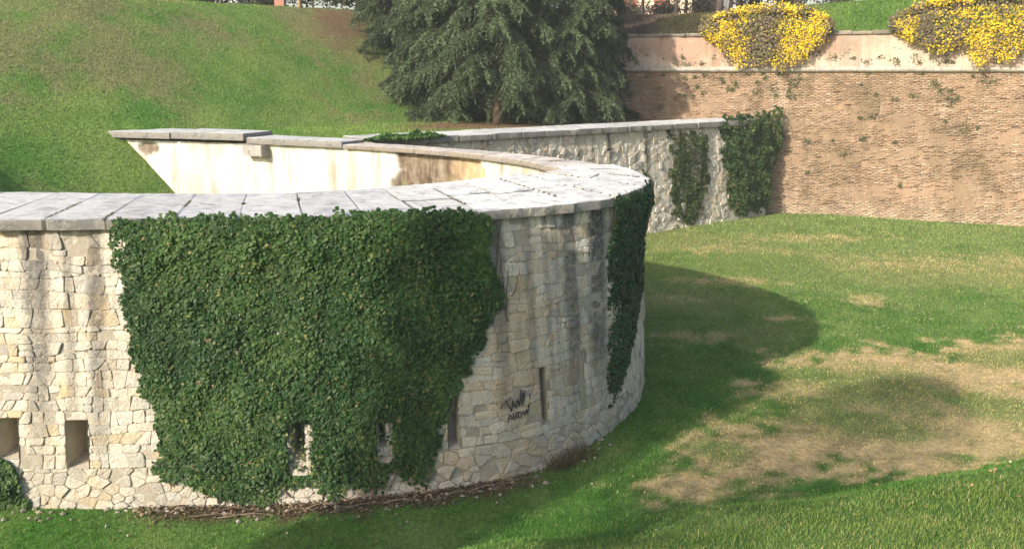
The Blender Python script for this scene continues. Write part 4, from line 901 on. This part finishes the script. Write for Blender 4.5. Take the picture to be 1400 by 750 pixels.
for i, q in enumerate(hx):
    if i > 6: continue
    broad_tree('hedge_shrub', 'brownish hedge shrub in the row behind the bare trees, number %s from the cedars' % ['one', 'two', 'three', 'four', 'five', 'six', 'seven'][i], q[0], q[1] + 3, fah(q[0], q[1] + 3), 1.6, 1.5, 560 + i, (.075, .065, .045), .2, .05, 1500, .14, group='hedge row above the brick wall')

# ------------------------------------------------------------------ trees on the near bank, left of the view: they throw the soft shade on the wall and the grass
def shade_tree(label, x, y, z0, z1, rad, n, seed, lsize, blunt):
    r = np.random.default_rng(seed); g = float(ground_h(np.array([x]), np.array([y]))[0]); rt = root('bank_tree', (x, y, g), label, 'tree'); mb = MB()
    mb.tube([(x, y, g - .3), (x + .03, y, (g + z0) / 2), (x, y, z0), (x, y, z1 - .6)], [.16 * rad / 1.8, .12 * rad / 1.8, .08 * rad / 1.8, .02], 8, (.2, .15, .11)); mb.out('trunk', 'bark', rt, smooth=True)
    lm = MB()
    for k in range(40):
        z = r.uniform(z0 - .3, z1 - .8); az = r.uniform(0, 6.28); t = np.linspace(0, 1, 4); lm.tube(np.stack([x + np.cos(az) * rad * .8 * t, y + np.sin(az) * rad * .8 * t, z + .6 * t], 1), np.linspace(.03, .006, 4), 4, (.2, .15, .11))
    lm.out('limbs', 'bark', rt)
    q = r.random(n); z = z0 + (z1 - z0) * q; rr = rad * np.clip(np.minimum(q / .18, (1 - q) / blunt), 0, 1) ** .5 * np.sqrt(r.random(n)) * (.8 + .4 * fbm(q * 9, r.random(n) * 0 + seed, seed)); az = r.uniform(0, 6.283, n)
    C = np.stack([x + np.cos(az) * rr, y + np.sin(az) * rr, z], 1); V, F = leaves(C, r.normal(0, 1, (n, 3)), lsize * r.uniform(.6, 1.2, n), r)
    mk('crown', V, F, 'needles', rt, tint=np.repeat(np.array([.05, .08, .03]) * r.uniform(.6, 1.4, (n, 1)), 6, 0))
shade_tree('slender evergreen on the near bank, just outside the left edge of the view', -9.55, 4.0, 4.2, 12.0, 1.15, 9000, 701, .16, .08)
shade_tree('small thin-leaved tree on the near bank, outside the left edge of the view', -5.1, 4.0, 5.7, 11.4, 1.95, 4600, 702, .12, .4)


# ------------------------------------------------------------------ thin haze in the air
hm = bpy.data.materials.new('haze'); hm.use_nodes = True; ht = hm.node_tree; ht.nodes.clear()
pv = ht.nodes.new('ShaderNodeVolumePrincipled'); pv.inputs['Color'].default_value = (.94, .95, .95, 1); pv.inputs['Density'].default_value = .0009
ho = ht.nodes.new('ShaderNodeOutputMaterial'); ht.links.new(pv.outputs[0], ho.inputs['Volume']); MATS['haze'] = hm
mb = MB(); mb.box((0, 300, 12.5), (1500, 1300, 28)); mb.out('haze', 'haze', kind='stuff')
